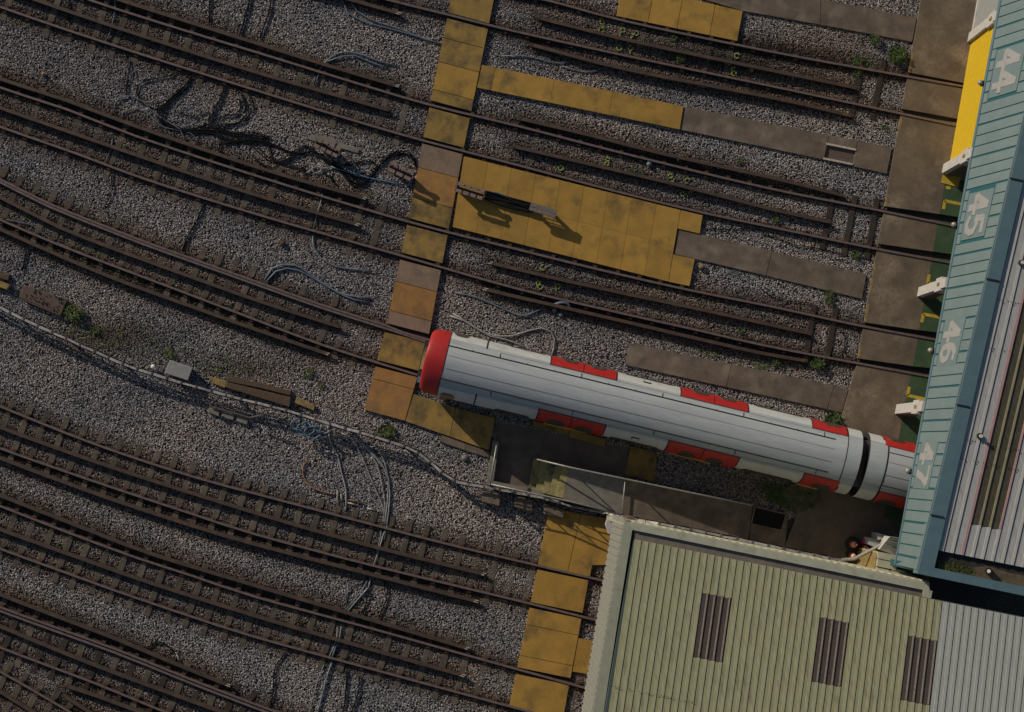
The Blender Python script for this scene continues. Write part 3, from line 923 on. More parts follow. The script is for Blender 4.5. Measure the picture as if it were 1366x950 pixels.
hose([(355, 376), (368, 362), (383.5, 358), (399, 361), (422, 373.5), (450, 390), (473, 400), (494, 404)], 'hose_blue', 'lower blue hose of the S shaped pair above the train track', r=.035, group=HB)
hose([(606.5, 390), (634.6, 396.5), (660, 407), (690, 420), (700, 421), (723.5, 412)], 'hose_blue', 'blue grey hose lying just right of the walkway above the train', group=HB)
hose([(604, 418), (627, 432), (644, 443), (661, 448.6), (681, 448.6), (703, 442), (721.6, 437.7), (735, 442.7), (740, 452), (738.5, 465.5), (735, 478)], 'hose_pale', 'pale hose looping round to the top of the train', r=.032, group=HB)
hose([(600, 421), (619, 428), (636, 439), (654, 448.6), (674.5, 453), (693, 459.6), (705, 468)], 'hose_pale', 'pale hose running beside the train roof edge', r=.032, group=HB)
hose([(668, 75), (690, 74), (706, 75.6), (731, 82), (747, 84.6), (761, 82)], 'hose_blue', 'blue grey hose above the yellow branch walkway', r=.025, group=HB)
hose([(749, 88), (777, 96), (795, 95), (802, 91)], 'hose_blue', 'short blue grey hose tucked against the bay 44 conductor rail', r=.025, group=HB)
hose([(152, 150), (153, 138), (160, 130), (175, 128), (190, 135), (205, 150), (225, 163), (240, 172), (245, 183), (246, 190)], 'hose_blue', 'thin blue hose in a loop left of the black cable tangle', r=.022, group=HB)
hose([(160, 158), (165, 149), (180, 144), (196, 150), (215, 168), (238, 174), (255, 178), (263, 186), (262, 192)], 'hose_blue', 'second thin blue hose in a loop left of the black cable tangle', r=.02, group=HB)
hose([(153, 22 - 22), (154, 12), (150, 30), (146, 46), (141, 55)], 'hose_blue', 'thin blue cable crossing between rails near the top left corner', r=.02, group=HB)
hose([(150, 185), (148, 200), (143, 210), (141, 218)], 'hose_blue', 'thin blue cable crossing between rails left of the tangle', r=.02, group=HB)
hose([(430, 258), (427, 273), (423, 284), (420, 300)], 'hose_pale', 'thin pale cable crossing the middle track between rails', r=.022, group=HB)
hose([(0, 292), (25, 296), (42, 300), (70, 320), (100, 334), (140, 350), (170, 362)], 'hose_blue', 'thin grey cable running along the left part of the train track', r=.018, group=HB)
hose([(441, 222), (452, 226), (470, 231), (490, 237), (510, 241), (538, 247)], 'hose_cyan', 'bright blue hose lying between the two small cable racks', r=.028, group=HB)
HP = 'pale hoses bundled below the cable run'
def c4(pts): return [(380 + x / 5.28, 540 + y / 5.28) for x, y in pts]
def b3(pts): return [(340 + x / 3.903, 710 + y / 3.903) for x, y in pts]
hose(c4([(400, 200), (470, 240), (550, 280), (620, 350), (690, 430), (730, 510), (740, 620), (730, 760), (715, 870), (700, 950)]), 'hose_pale', 'rightmost pale hose of the bundle falling from the cable run', r=.028, group=HP)
hose(c4([(560, 250), (600, 262), (660, 310), (700, 400), (722, 480), (728, 600), (715, 760), (708, 860)]), 'hose_pale', 'pale hose bowing out at the top of the bundle', r=.025, group=HP)
hose(c4([(350, 210), (430, 240), (500, 290), (545, 370), (590, 480), (640, 600), (690, 720), (705, 850)]), 'hose_pale', 'leftmost thin pale hose of the bundle', r=.018, group=HP)
hose(c4([(300, 150), (320, 260), (370, 350), (400, 480), (430, 600), (430, 745)]), 'hose_pale', 'single pale hose left of the bundle ending at a sleeper', r=.03, group=HP)
hose(c4([(520, 240), (600, 330), (650, 420), (680, 540), (700, 660), (715, 850)]), 'hose_pale', 'inner pale hose of the bundle', r=.022, group=HP)
hose(c4([(380, 215), (470, 235), (540, 262), (610, 330), (680, 405), (715, 480), (722, 540)]), 'hose_blue', 'blue grey hose at the head of the bundle', r=.03, group=HP)
hose(c4([(160, 390), (130, 430), (125, 480), (140, 530), (200, 590), (280, 618), (365, 640)]), 'hose_orange', 'orange hose curling above the lower track', r=.03)
hose(c4([(450, 668), (500, 678), (560, 700)]), 'hose_orange', 'short orange pipe end lying beside a sleeper', r=.022)
for pts, lb in (([(370, 600), (368, 650), (375, 700)], 'short white pipe standing by the orange hose end'), ([(443, 690), (505, 708)], 'white pipe stub beside the short orange pipe'), ([(580, 728), (640, 745)], 'white pipe stub between two sleepers'), ([(395, 630), (400, 675)], 'second short white pipe by the orange hose end')):
    hose(c4(pts), 'white_end', lb, r=.025, name='pipe', cat='pipe')
hose(b3([(690, -30), (670, 10), (650, 80), (620, 170)]), 'hose_pale', 'pale hose crossing the sleepers of the track below the cable run', r=.028, group=HP)
hose(b3([(660, -30), (655, 30), (635, 100), (630, 165)]), 'hose_blue', 'blue hose crossing the sleepers of the track below the cable run', r=.022, group=HP)
hose(b3([(605, 235), (590, 290), (540, 345), (480, 415)]), 'hose_pale', 'pale hose slanting between the two lower tracks', r=.028, group=HP)
hose(b3([(590, 245), (560, 300), (520, 350), (475, 405)]), 'hose_blue', 'blue hose slanting between the two lower tracks', r=.026, group=HP)
hose(b3([(570, 250), (500, 280), (470, 330), (485, 410)]), 'hose_blue', 'thin hose arching left between the two lower tracks', r=.016, group=HP)
hose(b3([(450, 490), (440, 560), (420, 600), (400, 660)]), 'hose_blue', 'blue hose crossing the sleepers of the lowest full track', r=.028, group=HP)
hose(b3([(430, 495), (425, 560), (405, 610), (385, 655)]), 'hose_pale', 'pale hose crossing the sleepers of the lowest full track', r=.02, group=HP)
hose(b3([(400, 680), (370, 770), (350, 850), (320, 970)]), 'hose_blue', 'blue white hose leaving the bottom edge of the yard', r=.034, group=HP)
hose(b3([(360, 690), (330, 760), (305, 850), (270, 970)]), 'hose_pale', 'thin pale hose leaving the bottom edge left of the blue one', r=.014, group=HP)
HK = 'black cables on the ballast'
KB = dict(name='cable', cat='cable', group=HK)
hose(b3([(585, 235), (590, 330), (575, 380), (565, 430)]), 'cable_black', 'black cable beside the hoses between the two lower tracks', r=.026, **KB)
hose(b3([(675, 255), (690, 300), (685, 350), (665, 400), (645, 445)]), 'cable_black', 'black cable right of the hoses between the two lower tracks', r=.026, **KB)
hose(b3([(480, 710), (475, 800), (470, 870), (455, 970)]), 'cable_black', 'left black cable of the pair at the bottom edge', r=.03, **KB)
hose(b3([(545, 750), (540, 830), (520, 890), (490, 970)]), 'cable_black', 'right black cable of the pair at the bottom edge', r=.03, **KB)
hose(b3([(160, 625), (110, 690), (95, 750), (97, 830), (80, 900)]), 'cable_black', 'black cable hanging below the lowest full track', r=.026, **KB)
hose(b3([(230, 440), (235, 490)]), 'cable_black', 'very short black cable between sleepers of the lowest full track', r=.02, **KB)
hose([(196, 865), (205, 858), (217, 857), (226, 863), (234, 872)], 'cable_black', 'short arched black cable near the cut outer rail', r=.028, **KB)
hose([(234, 870), (241, 884)], 'white_end', 'short white pipe beside the arched black cable', r=.022, name='pipe', cat='pipe')
def t5(pts): return [(150 + x / 6.505, 80 + y / 6.505) for x, y in pts]
tangle = [
 ('thin black cable running down at the left of the tangle', [(155, 0), (150, 100), (130, 190), (115, 290)], .03),
 ('black cable making the big left loop of the tangle', [(590, 95), (500, 140), (390, 155), (290, 175), (225, 220), (215, 280), (250, 360), (330, 410), (430, 440)], .032),
 ('black cable dropping diagonally into the tangle', [(680, 150), (640, 220), (560, 290), (480, 360), (400, 440), (400, 510), (470, 570)], .05),
 ('black cable on the inner left edge of the tangle', [(700, 165), (600, 260), (500, 350), (440, 440), (430, 500), (480, 560), (560, 590)], .032),
 ('black cable hanging from the rail in the middle of the tangle', [(965, 220), (960, 280), (930, 360), (880, 430), (850, 500), (835, 545)], .045),
 ('black cable on the outer right loop of the tangle', [(1180, 300), (1210, 380), (1200, 460), (1150, 520), (1060, 560), (950, 560)], .026),
 ('black cable on the second right loop of the tangle', [(1120, 290), (1160, 370), (1160, 470), (1100, 540), (980, 570), (860, 590)], .035),
 ('black cable on the inner right loop of the tangle', [(1105, 340), (1110, 420), (1070, 480), (980, 480), (900, 510), (840, 560), (740, 590), (600, 600), (500, 560)], .03),
 ('black cable sweeping along the bottom of the tangle', [(400, 480), (440, 540), (520, 590), (640, 610), (780, 600), (900, 610), (1040, 640), (1200, 650), (1366, 680)], .045),
 ('black cable below the sweep running right', [(560, 600), (720, 630), (880, 640), (1000, 700), (1100, 710), (1200, 690), (1366, 720)], .045),
 ('black cable crossing above the sweep', [(880, 600), (960, 680), (1050, 720), (1160, 690), (1260, 690), (1400, 735)], .035),
 ('black cable strand falling to the outer rail', [(900, 640), (930, 700), (930, 790)], .03),
 ('black cable loop inside the tangle', [(370, 390), (430, 360), (500, 340), (560, 300)], .03),
 ('slack black cable in the middle of the tangle', [(560, 440), (640, 460), (740, 480), (800, 440)], .018),
]
def strands(pts, lb, r):
    o = hose(pts, 'cable_black', lb, r=r * .62, wob=.5, **KB)
    for k in range(3 if r > .04 else 1):
        dx, dy = random.uniform(-3.2, 3.2), random.uniform(-2.6, 2.6)
        q = [P(x + dx + random.uniform(-1.8, 1.8), y + dy + random.uniform(-1.8, 1.8), random.uniform(.05, .09)) for x, y in pts]
        MB().tube(catmull(q, .3), random.uniform(.014, .024), 5).build('strand', 'cable_black', o, smooth=True)
for lb, pts, r in tangle: strands(t5(pts), lb, r)
def t1(pts): return [(300 + x / 5.254, 170 + y / 5.254) for x, y in pts]
tangle2 = [
 ('black cable arriving at the first small rack along the top', [(0, 110), (120, 90), (250, 95), (350, 130), (430, 165), (520, 185), (620, 165), (690, 200)], .045),
 ('black cable swinging under the first small rack', [(0, 60), (90, 80), (200, 140), (300, 230), (380, 250), (470, 215), (540, 175)], .035),
 ('black cable rising in a hump to the first small rack', [(350, 255), (460, 210), (520, 150), (560, 130), (610, 150), (640, 180)], .03),
 ('black cable pair below the first small rack', [(300, 90), (310, 180), (340, 240), (440, 270), (540, 290), (560, 340)], .026),
 ('black cable hanging off the right end of the first rack', [(700, 200), (760, 250), (850, 270), (940, 250), (1020, 235), (1060, 260)], .035),
 ('thick black cable sagging between the two small racks', [(660, 190), (760, 260), (840, 320), (900, 380), (960, 400), (1010, 360), (1080, 270), (1150, 200), (1200, 165), (1240, 190)], .05),
 ('second thick black cable sagging between the two small racks', [(740, 230), (820, 290), (900, 345), (980, 370), (1050, 310), (1110, 240), (1180, 195), (1250, 180), (1310, 205), (1340, 270)], .04),
 ('black cable loop beside the second small rack', [(800, 290), (850, 350), (880, 390), (950, 410), (1010, 380)], .026),
 ('black cable in a wide arch left of the second rack', [(1140, 220), (1200, 170), (1280, 165), (1330, 200), (1350, 300)], .022),
 ('black cable strand below the tangle near the outer rail', [(200, 210), (260, 260), (300, 300)], .026),
 ('short black cable hooked under the first rack', [(690, 330), (750, 350), (770, 390)], .02),
]
for lb, pts, r in tangle2: strands(t1(pts), lb, r)
hose(t1([(570, 320), (610, 290), (640, 275), (700, 285), (760, 275)]), 'hose_pale', 'thin pale cable coiled under the first small rack', r=.02, name='cable', cat='cable')
hose(t1([(650, 250), (680, 275), (670, 310), (630, 320), (610, 300), (615, 270)]), 'hose_pale', 'pale cable ring under the first small rack', r=.02, name='cable', cat='cable')
for pts, lb, m, r in (([(92, 30 - 30), (91, 14), (92, 30)], 'black cable between rails in the extreme top left', 'cable_black', .03),
        ([(335, -10), (330, 12), (322, 40), (318, 52)], 'left black cable near the top edge', 'cable_black', .035),
        ([(362, -10), (360, 12), (352, 35), (347, 52)], 'right black cable near the top edge', 'cable_black', .03),
        ([(280, -10), (279, 30)], 'middle black cable at the top edge', 'cable_black', .03),
        ([(272, 272), (262, 295), (248, 320), (243, 335)], 'black cable running down to the train track outer rail', 'cable_black', .03),
        ([(36, 330), (33, 345), (30, 362)], 'short black cable below the train track at left', 'cable_black', .03),
        ([(148, 232), (150, 252), (140, 275)], 'black cable left of centre above the train track', 'cable_black', .02),
        ([(1016, 311), (1035, 317), (1060, 327), (1085, 330), (1120, 338)], 'thin black cable along the bay 45 track near the apron', 'cable_black', .018),
        ([(940, 305), (965, 306), (1000, 305), (1016, 307)], 'thin black cable right of the yellow deck', 'cable_black', .02),
        ([(1010, 380), (1030, 396), (1060, 402), (1085, 405)], 'thin black cable above the bay 46 track', 'cable_black', .018),
        ([(1118, 438), (1128, 450), (1126, 470), (1135, 480)], 'black cable curl by the end of the bay 46 track', 'cable_black', .018)):
    hose(pts, m, lb, r=r, **KB)

# ------------------------------------------------------------------ raised cable run on posts
CR = [(-60, 378), (0, 410), (25, 423), (84, 450), (158, 483), (180, 491.6), (250, 513), (320.6, 532), (373, 545), (420, 559), (433, 563.7), (484, 578), (550.5, 600), (579, 621.5), (607, 642), (650, 650),
      (673.7, 654.4), (732.6, 666), (758, 674.6), (808, 684.7), (840, 692, 2.2), (875, 698, 3.6), (932, 708.5, 3.6), (1040, 731.4, 3.6), (1123, 748, 3.4)]
ZT = .58
cr = thing('cable_run', P(420, 560, 0), 'raised run of pale cable troughs on short posts crossing the yard to the olive shed', 'cable run')
cl = catmull([P(c[0], c[1], c[2] if len(c) > 2 else ZT) for c in CR], .3)
tot = length(cl)
s = 0.0
segn = 0
while s < tot - .3:
    a, da = at(cl, s + .03); b, _ = at(cl, min(s + .60, tot))
    if segn < 280:
        off = Vector((random.uniform(-.015, .015), random.uniform(-.02, .02), random.uniform(-.012, .012)))
        MB().beam(a + off, b + off * -.5, random.uniform(.075, .11), .05).build('trough', 'tray', cr)
        c, dc = at(cl, s)
        MB().box((c.x, c.y, c.z + .005), .06, .15, .085, math.atan2(dc.y, dc.x)).build('clip', 'clip', cr)
    s += .63; segn += 1
for k, (o1, z1, r) in enumerate(((.075, .50, .016), (-.07, .44, .020), (.0, .36, .02))):
    pts = []
    for i in range(int(tot / .45)):
        p, d = at(cl, i * .45)
        sag = .05 * abs(math.sin(i * .45 * math.pi / 2.4))
        sd = Vector((-d.y, d.x, 0))
        pts.append(Vector((p.x, p.y, p.z - ZT + z1 - sag + random.uniform(-.015, .015))) + sd * (o1 + random.uniform(-.012, .012)))
    MB().tube(pts, r * 1.2, 5).build('cable', 'cable_black', cr, smooth=True)
s = .4
while s < tot:
    p, d = at(cl, s)
    sd = Vector((-d.y, d.x, 0))
    MB().box((p.x, p.y, (p.z - .03) / 2), .09, .09, p.z - .03, math.atan2(d.y, d.x)).build('post', 'slab_concrete', cr)
    s += 2.4
# gate-like end of the run over the cones
ge = thing('pole_arm', P(1160, 737, 0), 'galvanised pole arm reaching over the traffic cones to the shed corner', 'pole')
MB().tube([P(1123, 747, 1.3), P(1140, 745.5, 1.9), P(1168, 731, 2.6), P(1184, 722, 3.0), P(1193, 719, 3.2)], .075, 8).build('arm', 'galv', ge, smooth=True)
MB().box((P(1188, 723, 3.1).x, P(1188, 723, 3.1).y, 3.1), .4, .2, .22, -.5).build('bracket', 'brick_brown', ge)
MB().tube([Vector((P(1190, 722, 3.1).x, P(1190, 722, 3.1).y, 0)), P(1190, 722, 3.1)], .05, 8).build('post', 'galv', ge, smooth=True)

# ------------------------------------------------------------------ small cable racks
def rack(p0, p1, h, label, n=4, mats=('clip', 'pink_clip'), board=True, name='cable_rack'):
    a, b = P(*p0, h), P(*p1, h)
    d = (b - a).normalized(); sd = Vector((-d.y, d.x, 0))
    L_ = (b - a).length
    root = thing(name, Vector(((a.x + b.x) / 2, (a.y + b.y) / 2, 0)), label, 'cable rack', 'cable racks standing in the yard')
    ang = math.atan2(d.y, d.x)
    for s_ in (-1, 1):
        MB().beam(a + sd * s_ * .15, b + sd * s_ * .15, .05, .06).build('bar', 'clip', root)
        for k in range(n):
            t = (k + .5) / n
            c = a.lerp(b, t) + sd * s_ * .15
            MB().box((c.x, c.y, c.z + .05 + random.uniform(-.01, .01)), L_ / n * .8, .14, .08, ang + random.uniform(-.03, .03)).build('cable_clamp', 'pink_clip', root)
    for p in (a, b):
        q = p + (Vector((0, 0, 0)))
        MB().beam(Vector((q.x, q.y, 0)), q, .09, .09).build('post', 'dark_timber', root)
        MB().beam(q + sd * .2, q - sd * .2, .06, .05).build('cross_arm', 'clip', root)
    if board:
        m = MB()
        zb = h * .45
        m.add([a + Vector((0, 0, -.03)), b + Vector((0, 0, -.03)), Vector((b.x, b.y, .02)), Vector((a.x, a.y, .02)),
               a + Vector((0, 0, -.03)) + sd * .04, b + Vector((0, 0, -.03)) + sd * .04, Vector((b.x, b.y, .02)) + sd * .04, Vector((a.x, a.y, .02)) + sd * .04],
              [(0, 1, 2, 3), (7, 6, 5, 4), (0, 4, 5, 1), (1, 5, 6, 2), (2, 6, 7, 3), (3, 7, 4, 0)])
        m.build('backing_board', 'dark_timber', root)
    return root, a, b, d, sd
rack((421, 189), (453, 205), .5, 'small cable rack at the end of the black cable tangle', 4)
rack((519, 221), (551, 236), .62, 'small cable rack touching the left edge of the yellow walkway', 3)
r3, ra_, rb_, rd_, rs_ = rack((609, 249), (646, 261), .66, 'cable rack with pink clamps at the left end of the big yellow deck', 4)
# ladder frame at the right end
lf = thing('ladder_frame', P(723, 281, 0), 'upright ladder frame with a weathered grey timber cap on the big yellow deck', 'ladder frame')
a, b = P(707, 275, .66), P(742, 286, .66)
d = (b - a).normalized(); sd = Vector((-d.y, d.x, 0))
for s_ in (-.09, .09):
    MB().beam(a + sd * s_, b + sd * s_, .16, .09).build('cap_board', 'weathered', lf)
for p in (a + d * .1, b - d * .06):
    MB().beam(Vector((p.x, p.y, 0)), p, .10, .12).build('upright', 'dark_timber', lf)
for k in range(5):
    z = .10 + k * .11
    p, q = a + d * .1, b - d * .06
    MB().beam(Vector((p.x, p.y, z)), Vector((q.x, q.y, z)), .025, .02).build('rung', 'dark_timber', lf)
KB2 = dict(name='cable', cat='cable', group='cables slung between the rack and the ladder frame')
zk = .30
tray_ = thing('cable_tray', P(675, 268, 0), 'dark cable tray between the rack and the ladder frame on the deck', 'cable tray')
MB().beam(P(646, 259.5, .19), P(708, 276, .19), .30, .04).build('tray_base', 'dark_timber', tray_)
for o_ in (-.16, .16):
    q_ = (P(708, 277, .43) - P(646, 261, .43)).normalized(); s2_ = Vector((-q_.y, q_.x, 0)) * o_
    MB().beam(P(646, 259.5, .23) + s2_, P(708, 276, .23) + s2_, .03, .07).build('tray_side', 'dark_timber', tray_)
for i, (o1, m, lb) in enumerate(((.12, 'cable_black', 'topmost black cable slung between rack and ladder frame'), (.05, 'cable_black', 'second black cable slung between rack and ladder frame'),
                                 (-.02, 'cable_black', 'third black cable slung between rack and ladder frame'), (-.10, 'cable_black', 'fourth black cable slung between rack and ladder frame'),
                                 (-.17, 'cable_black', 'lowest black cable slung between rack and ladder frame'), (.16, 'hose_cyan', 'blue cable slung from the rack towards the ladder frame'))):
    pts = []
    A, B = P(640, 258, zk), P(712 if i < 5 else 672, 279 if i < 5 else 266, zk)
    dd = (B - A).normalized(); s2 = Vector((-dd.y, dd.x, 0))
    for k in range(9):
        t = k / 8
        pts.append(A.lerp(B, t) + s2 * (o1 + .05 * math.sin(t * 6 + i * 2)) + Vector((0, 0, -.04 * math.sin(t * math.pi) * (1 + .15 * i))))
    o = MB().tube(catmull(pts, .15), .045 if i < 5 else .025, 6).build('cable', m, smooth=True)
    tag(o, lb, 'cable', KB2['group'])

# ------------------------------------------------------------------ bits lying in the yard
def boxy(name, q, z, m, label, cat, z0=0.0, bev=.02, root=None):
    o = MB().prism(quad(q, z), z0).build(name, m, root)
    bm = bmesh.new(); bm.from_mesh(o.data)
    bmesh.ops.bevel(bm, geom=bm.edges[:], offset=bev, segments=1, affect='EDGES')
    bm.to_mesh(o.data); bm.free()
    if label: tag(o, label, cat)
    return o
gb = thing('equipment_box', P(240, 497, 0), 'grey equipment box with a flat lid beside the raised cable run', 'equipment box')
boxy('body', [(227.5, 481.5), (256, 491.5), (250, 506.5), (221, 497)], .36, 'galv', None, None, root=gb)
boxy('lid', [(226.6, 480), (257, 490.8), (250.5, 508), (219.5, 498)], .42, 'grey_box', None, None, z0=.365, root=gb)
bl = thing('trough_lid', P(57, 400, 0), 'brown steel lid strewn with stones at the left edge of the yard', 'metal lid')
boxy('lid_plate', [(32, 380.4), (88.4, 399), (80, 420), (26, 396.4)], .20, 'brown_lid', None, None, z0=.02, root=bl)
MB().beam(P(26, 397.5, .215), P(80, 420.5, .215), .06, .03).build('lid_edge', 'timber', bl)
MB().beam(P(80, 420.5, .215), P(88.4, 400, .215), .06, .03).build('lid_edge', 'timber', bl)
sm_ = MB()
for i in range(46):
    t, u = random.random(), random.random() ** 1.8
    A = Vector((32, 380.4)).lerp(Vector((88.4, 399)), t); B = Vector((26, 396.4)).lerp(Vector((80, 420)), t)
    p = P(*A.lerp(B, u * .9), .215)
    s_ = random.uniform(.03, .06)
    sm_.box((p.x, p.y, p.z + s_ / 3), s_, s_ * .8, s_ * .7, random.random() * 3)
tag(sm_.build('loose_stones', 'brick_brown', bl), kind='stuff')
TG = 'old timbers beside the raised cable run'
def tim(q, z, label, m='timber', z0=0.0):
    o = boxy('timber_beam', q, z, m, label, 'timber beam', z0); o['group'] = TG
tim([(303, 502), (346, 510), (389, 521.5), (387.5, 528), (345, 517.5), (302, 509)], .20, 'upper edge timber of the stacked brown beams')
tim([(302, 509.5), (388, 530), (386.5, 543.5), (301, 517)], .25, 'wide top timber of the stacked brown beams')
tim([(396, 529), (420, 541), (419, 548), (393, 538)], .15, 'short timber right of the stacked brown beams', 'faded_yellow')
tim([(276, 501), (303, 509), (300, 518), (285, 512)], .14, 'mossy short timber between the grey box and the brown beams', 'faded_yellow')
tim([(-12, 359), (13, 366), (11, 374.5), (-12, 368)], .18, 'upper timber poking in at the left edge of the yard')
tim([(-12, 370), (13.5, 380), (9, 387), (-12, 379)], .24, 'lower timber poking in at the left edge of the yard', 'faded_yellow')
CBG = 'three concrete blocks beside the raised cable run'
for q, lb in (([(279, 543), (293, 548), (292, 556), (277, 550)], 'left block'), ([(298, 548.5), (313, 553), (311, 561), (295, 556)], 'middle block'), ([(317.5, 555), (332, 559.5), (329, 567), (315, 562)], 'right block')):
    o = boxy('concrete_block', q, .16, 'pale_concrete', lb.replace('block', 'of three pale concrete blocks in a row below the cable run'), 'concrete block')
    o['group'] = CBG
MB_ = MB().beam(P(279, 541, .25), P(333, 557, .25), .05, .05).beam(P(257, 518, .8), P(276, 541, .42), .05, .05).beam(P(333, 557, .42), P(350, 553, .7), .05, .05)
tag(MB_.build('steel_bar', 'clip'), 'thin rusty bar bent over the three concrete blocks', 'steel bar')
for (q, lb) in (([(410, 181), (421, 179.5), (444, 184), (451, 189), (447, 193), (424, 190), (412, 186)], 'larger flat grey plate above the first small rack'),
                ([(451, 189), (480, 199), (477, 204), (449, 196)], 'smaller flat grey plate above the first small rack')):
    tag(MB().prism(quad(q, .085), .03).build('flat_plate', 'pale_concrete'), lb, 'plate')
def blob(name, p, r, m, label, cat, zs=.7):
    bm = bmesh.new()
    bmesh.ops.create_icosphere(bm, subdivisions=2, radius=r)
    for v in bm.verts: v.co = Vector((v.co.x * random.uniform(.85, 1.15), v.co.y * random.uniform(.85, 1.1), v.co.z * zs)) + Vector((p.x, p.y, p.z))
    me = bpy.data.meshes.new(name); bm.to_mesh(me); bm.free(); me.materials.append(MATS[m])
    o = bpy.data.objects.new(name, me); COL.objects.link(o); tag(o, label, cat); return o
blob('stone', P(197, 491, .15), .09, 'pale_concrete', 'dull pale round stone left of the brighter one by the grey box', 'stone')
blob('stone', P(204, 489.5, .18), .10, 'cone_white', 'brightest white round stone left of the grey box', 'stone')
blob('stone', P(620, 611, .06), .13, 'pale_concrete', 'broken pale concrete lump beside the platform corner', 'stone')
blob('stone', P(866, 237 - 18, .12), .11, 'hose_blue', 'blue grey crumpled scrap beside the bay 45 rail', 'scrap')
blob('stone', P(1003, 93, .09), .10, 'faded_yellow', 'square yellowish stone under the bay 44 centre rail', 'stone')
blob('brick', P(58, 99, .09), .10, 'hose_orange', 'orange brown stone lump in the top left ballast', 'stone')
blob('brick', P(377, 325, .09), .13, 'rust', 'reddish broken brick near the middle track', 'brick')
blob('brick', P(1081, 328, .08), .08, 'hose_orange', 'small orange brick piece beside the bay 45 track', 'brick')
blob('stone', P(936, 356, .1), .13, 'slab_concrete', 'grey stone right of the yellow deck notch', 'stone')
rag = MB()
pr = [P(737, 408, .09), P(748, 404, .14), P(757, 405, .13), (P(760, 411, .09))]
rag.tube(catmull(pr, .1), .07, 6)
tag(rag.build('cloth_scrap', 'hose_blue', smooth=True), 'pale blue crumpled rag lying over the bay 46 outer rail', 'rag')
for x, y, lb in ((740, 414, 'small pale blue rag piece left below the crumpled rag'), (748, 420, 'small pale blue rag piece lowest below the crumpled rag')):
    blob('cloth_scrap', P(x, y, .09), .10, 'hose_blue', lb, 'rag', .4)
# lime painted marks on the stones between the rails
def painted(x, y, kind, ang=0.0, s=1.0):
    m = MB()
    ring = []
    if kind in ('8', '9'): rings = [(-.12, .115), (.10, .10)] if kind == '8' else [(.12, .115)]
    else: rings = [(0, .13)]
    c = P(x, y, .06)
    for off, r in rings:
        for k in range(11):
            t = 2 * math.pi * k / 11
            ring.append((math.cos(t) * r, off + math.sin(t) * r))
    if kind == '9': ring += [(-.09, -.02 - i * .06) for i in range(4)]
    for u, v in ring:
        if random.random() < .3: continue
        p = Vector((u * math.cos(ang) - v * math.sin(ang), u * math.sin(ang) + v * math.cos(ang), 0)) * s + c
        m.box((p.x, p.y, p.z + random.uniform(-.01, .015)), random.uniform(.05, .08) * s, random.uniform(.04, .06) * s, .04, random.random() * 3)
    tag(m.build('painted_stones', 'lime_paint'), kind='stuff')
for x, y, k, a in ((805, 32, '9', .6), (802, 40, 'o', 0), (830, 43, '9', -.2), (847, 47, '9', -.5), (983, 74.5, 'o', 0), (978.5, 95, '8', .1), (724, 357, 'o', 0), (719, 380, '8', .5),
                   (744, 385, '9', 0), (810, 215, '8', -.2), (895, 237, '8', .3), (917, 241, 'o', 0), (912, 260, '8', .8), (748, 224, 'o', 0), (826, 64, 'o', .3), (842, 67, '9', .3)):
    painted(x, y, k, a, .8)

# ------------------------------------------------------------------ weeds
def leafy(name, px, py, rad, hgt, n, m, label, cat='plant', z0=.03, lean=0.0, kind=None):
    c = P(px, py, z0)
    b = MB()
    for i in range(n):
        a = random.random() * 6.283; u = random.random() ** .6
        z = random.random() ** .8 * hgt * (1.1 - u * .7)
        p = Vector((c.x + math.cos(a) * rad * u, c.y + math.sin(a) * rad * u * .85, z0 + z))
        l = random.uniform(.05, .11) * (1 if rad > .25 else .7); wd_ = l * .45
        d = Vector((math.cos(a + random.uniform(-.8, .8)), math.sin(a + random.uniform(-.8, .8)), random.uniform(-.2, .7))).normalized()
        sd = d.cross(Vector((0, 0, 1))).normalized()
        nrm = sd.cross(d) * random.uniform(-.02, .03)
        b.add([p, p + d * l * .5 + sd * wd_ + nrm, p + d * l, p + d * l * .5 - sd * wd_ + nrm], [(0, 1, 2, 3)], 0 if random.random() < .7 else 1)
    for i in range(5):
        a = random.random() * 6.283
        b.beam(c, c + Vector((math.cos(a) * rad * .5, math.sin(a) * rad * .5, hgt * .7)), .012, .012)
    o = b.build(name, m, fix=False)
    if kind: tag(o, kind=kind)
    else: tag(o, label, cat, 'weeds growing in the ballast')
LL = ['leaf', 'leaf_lime']
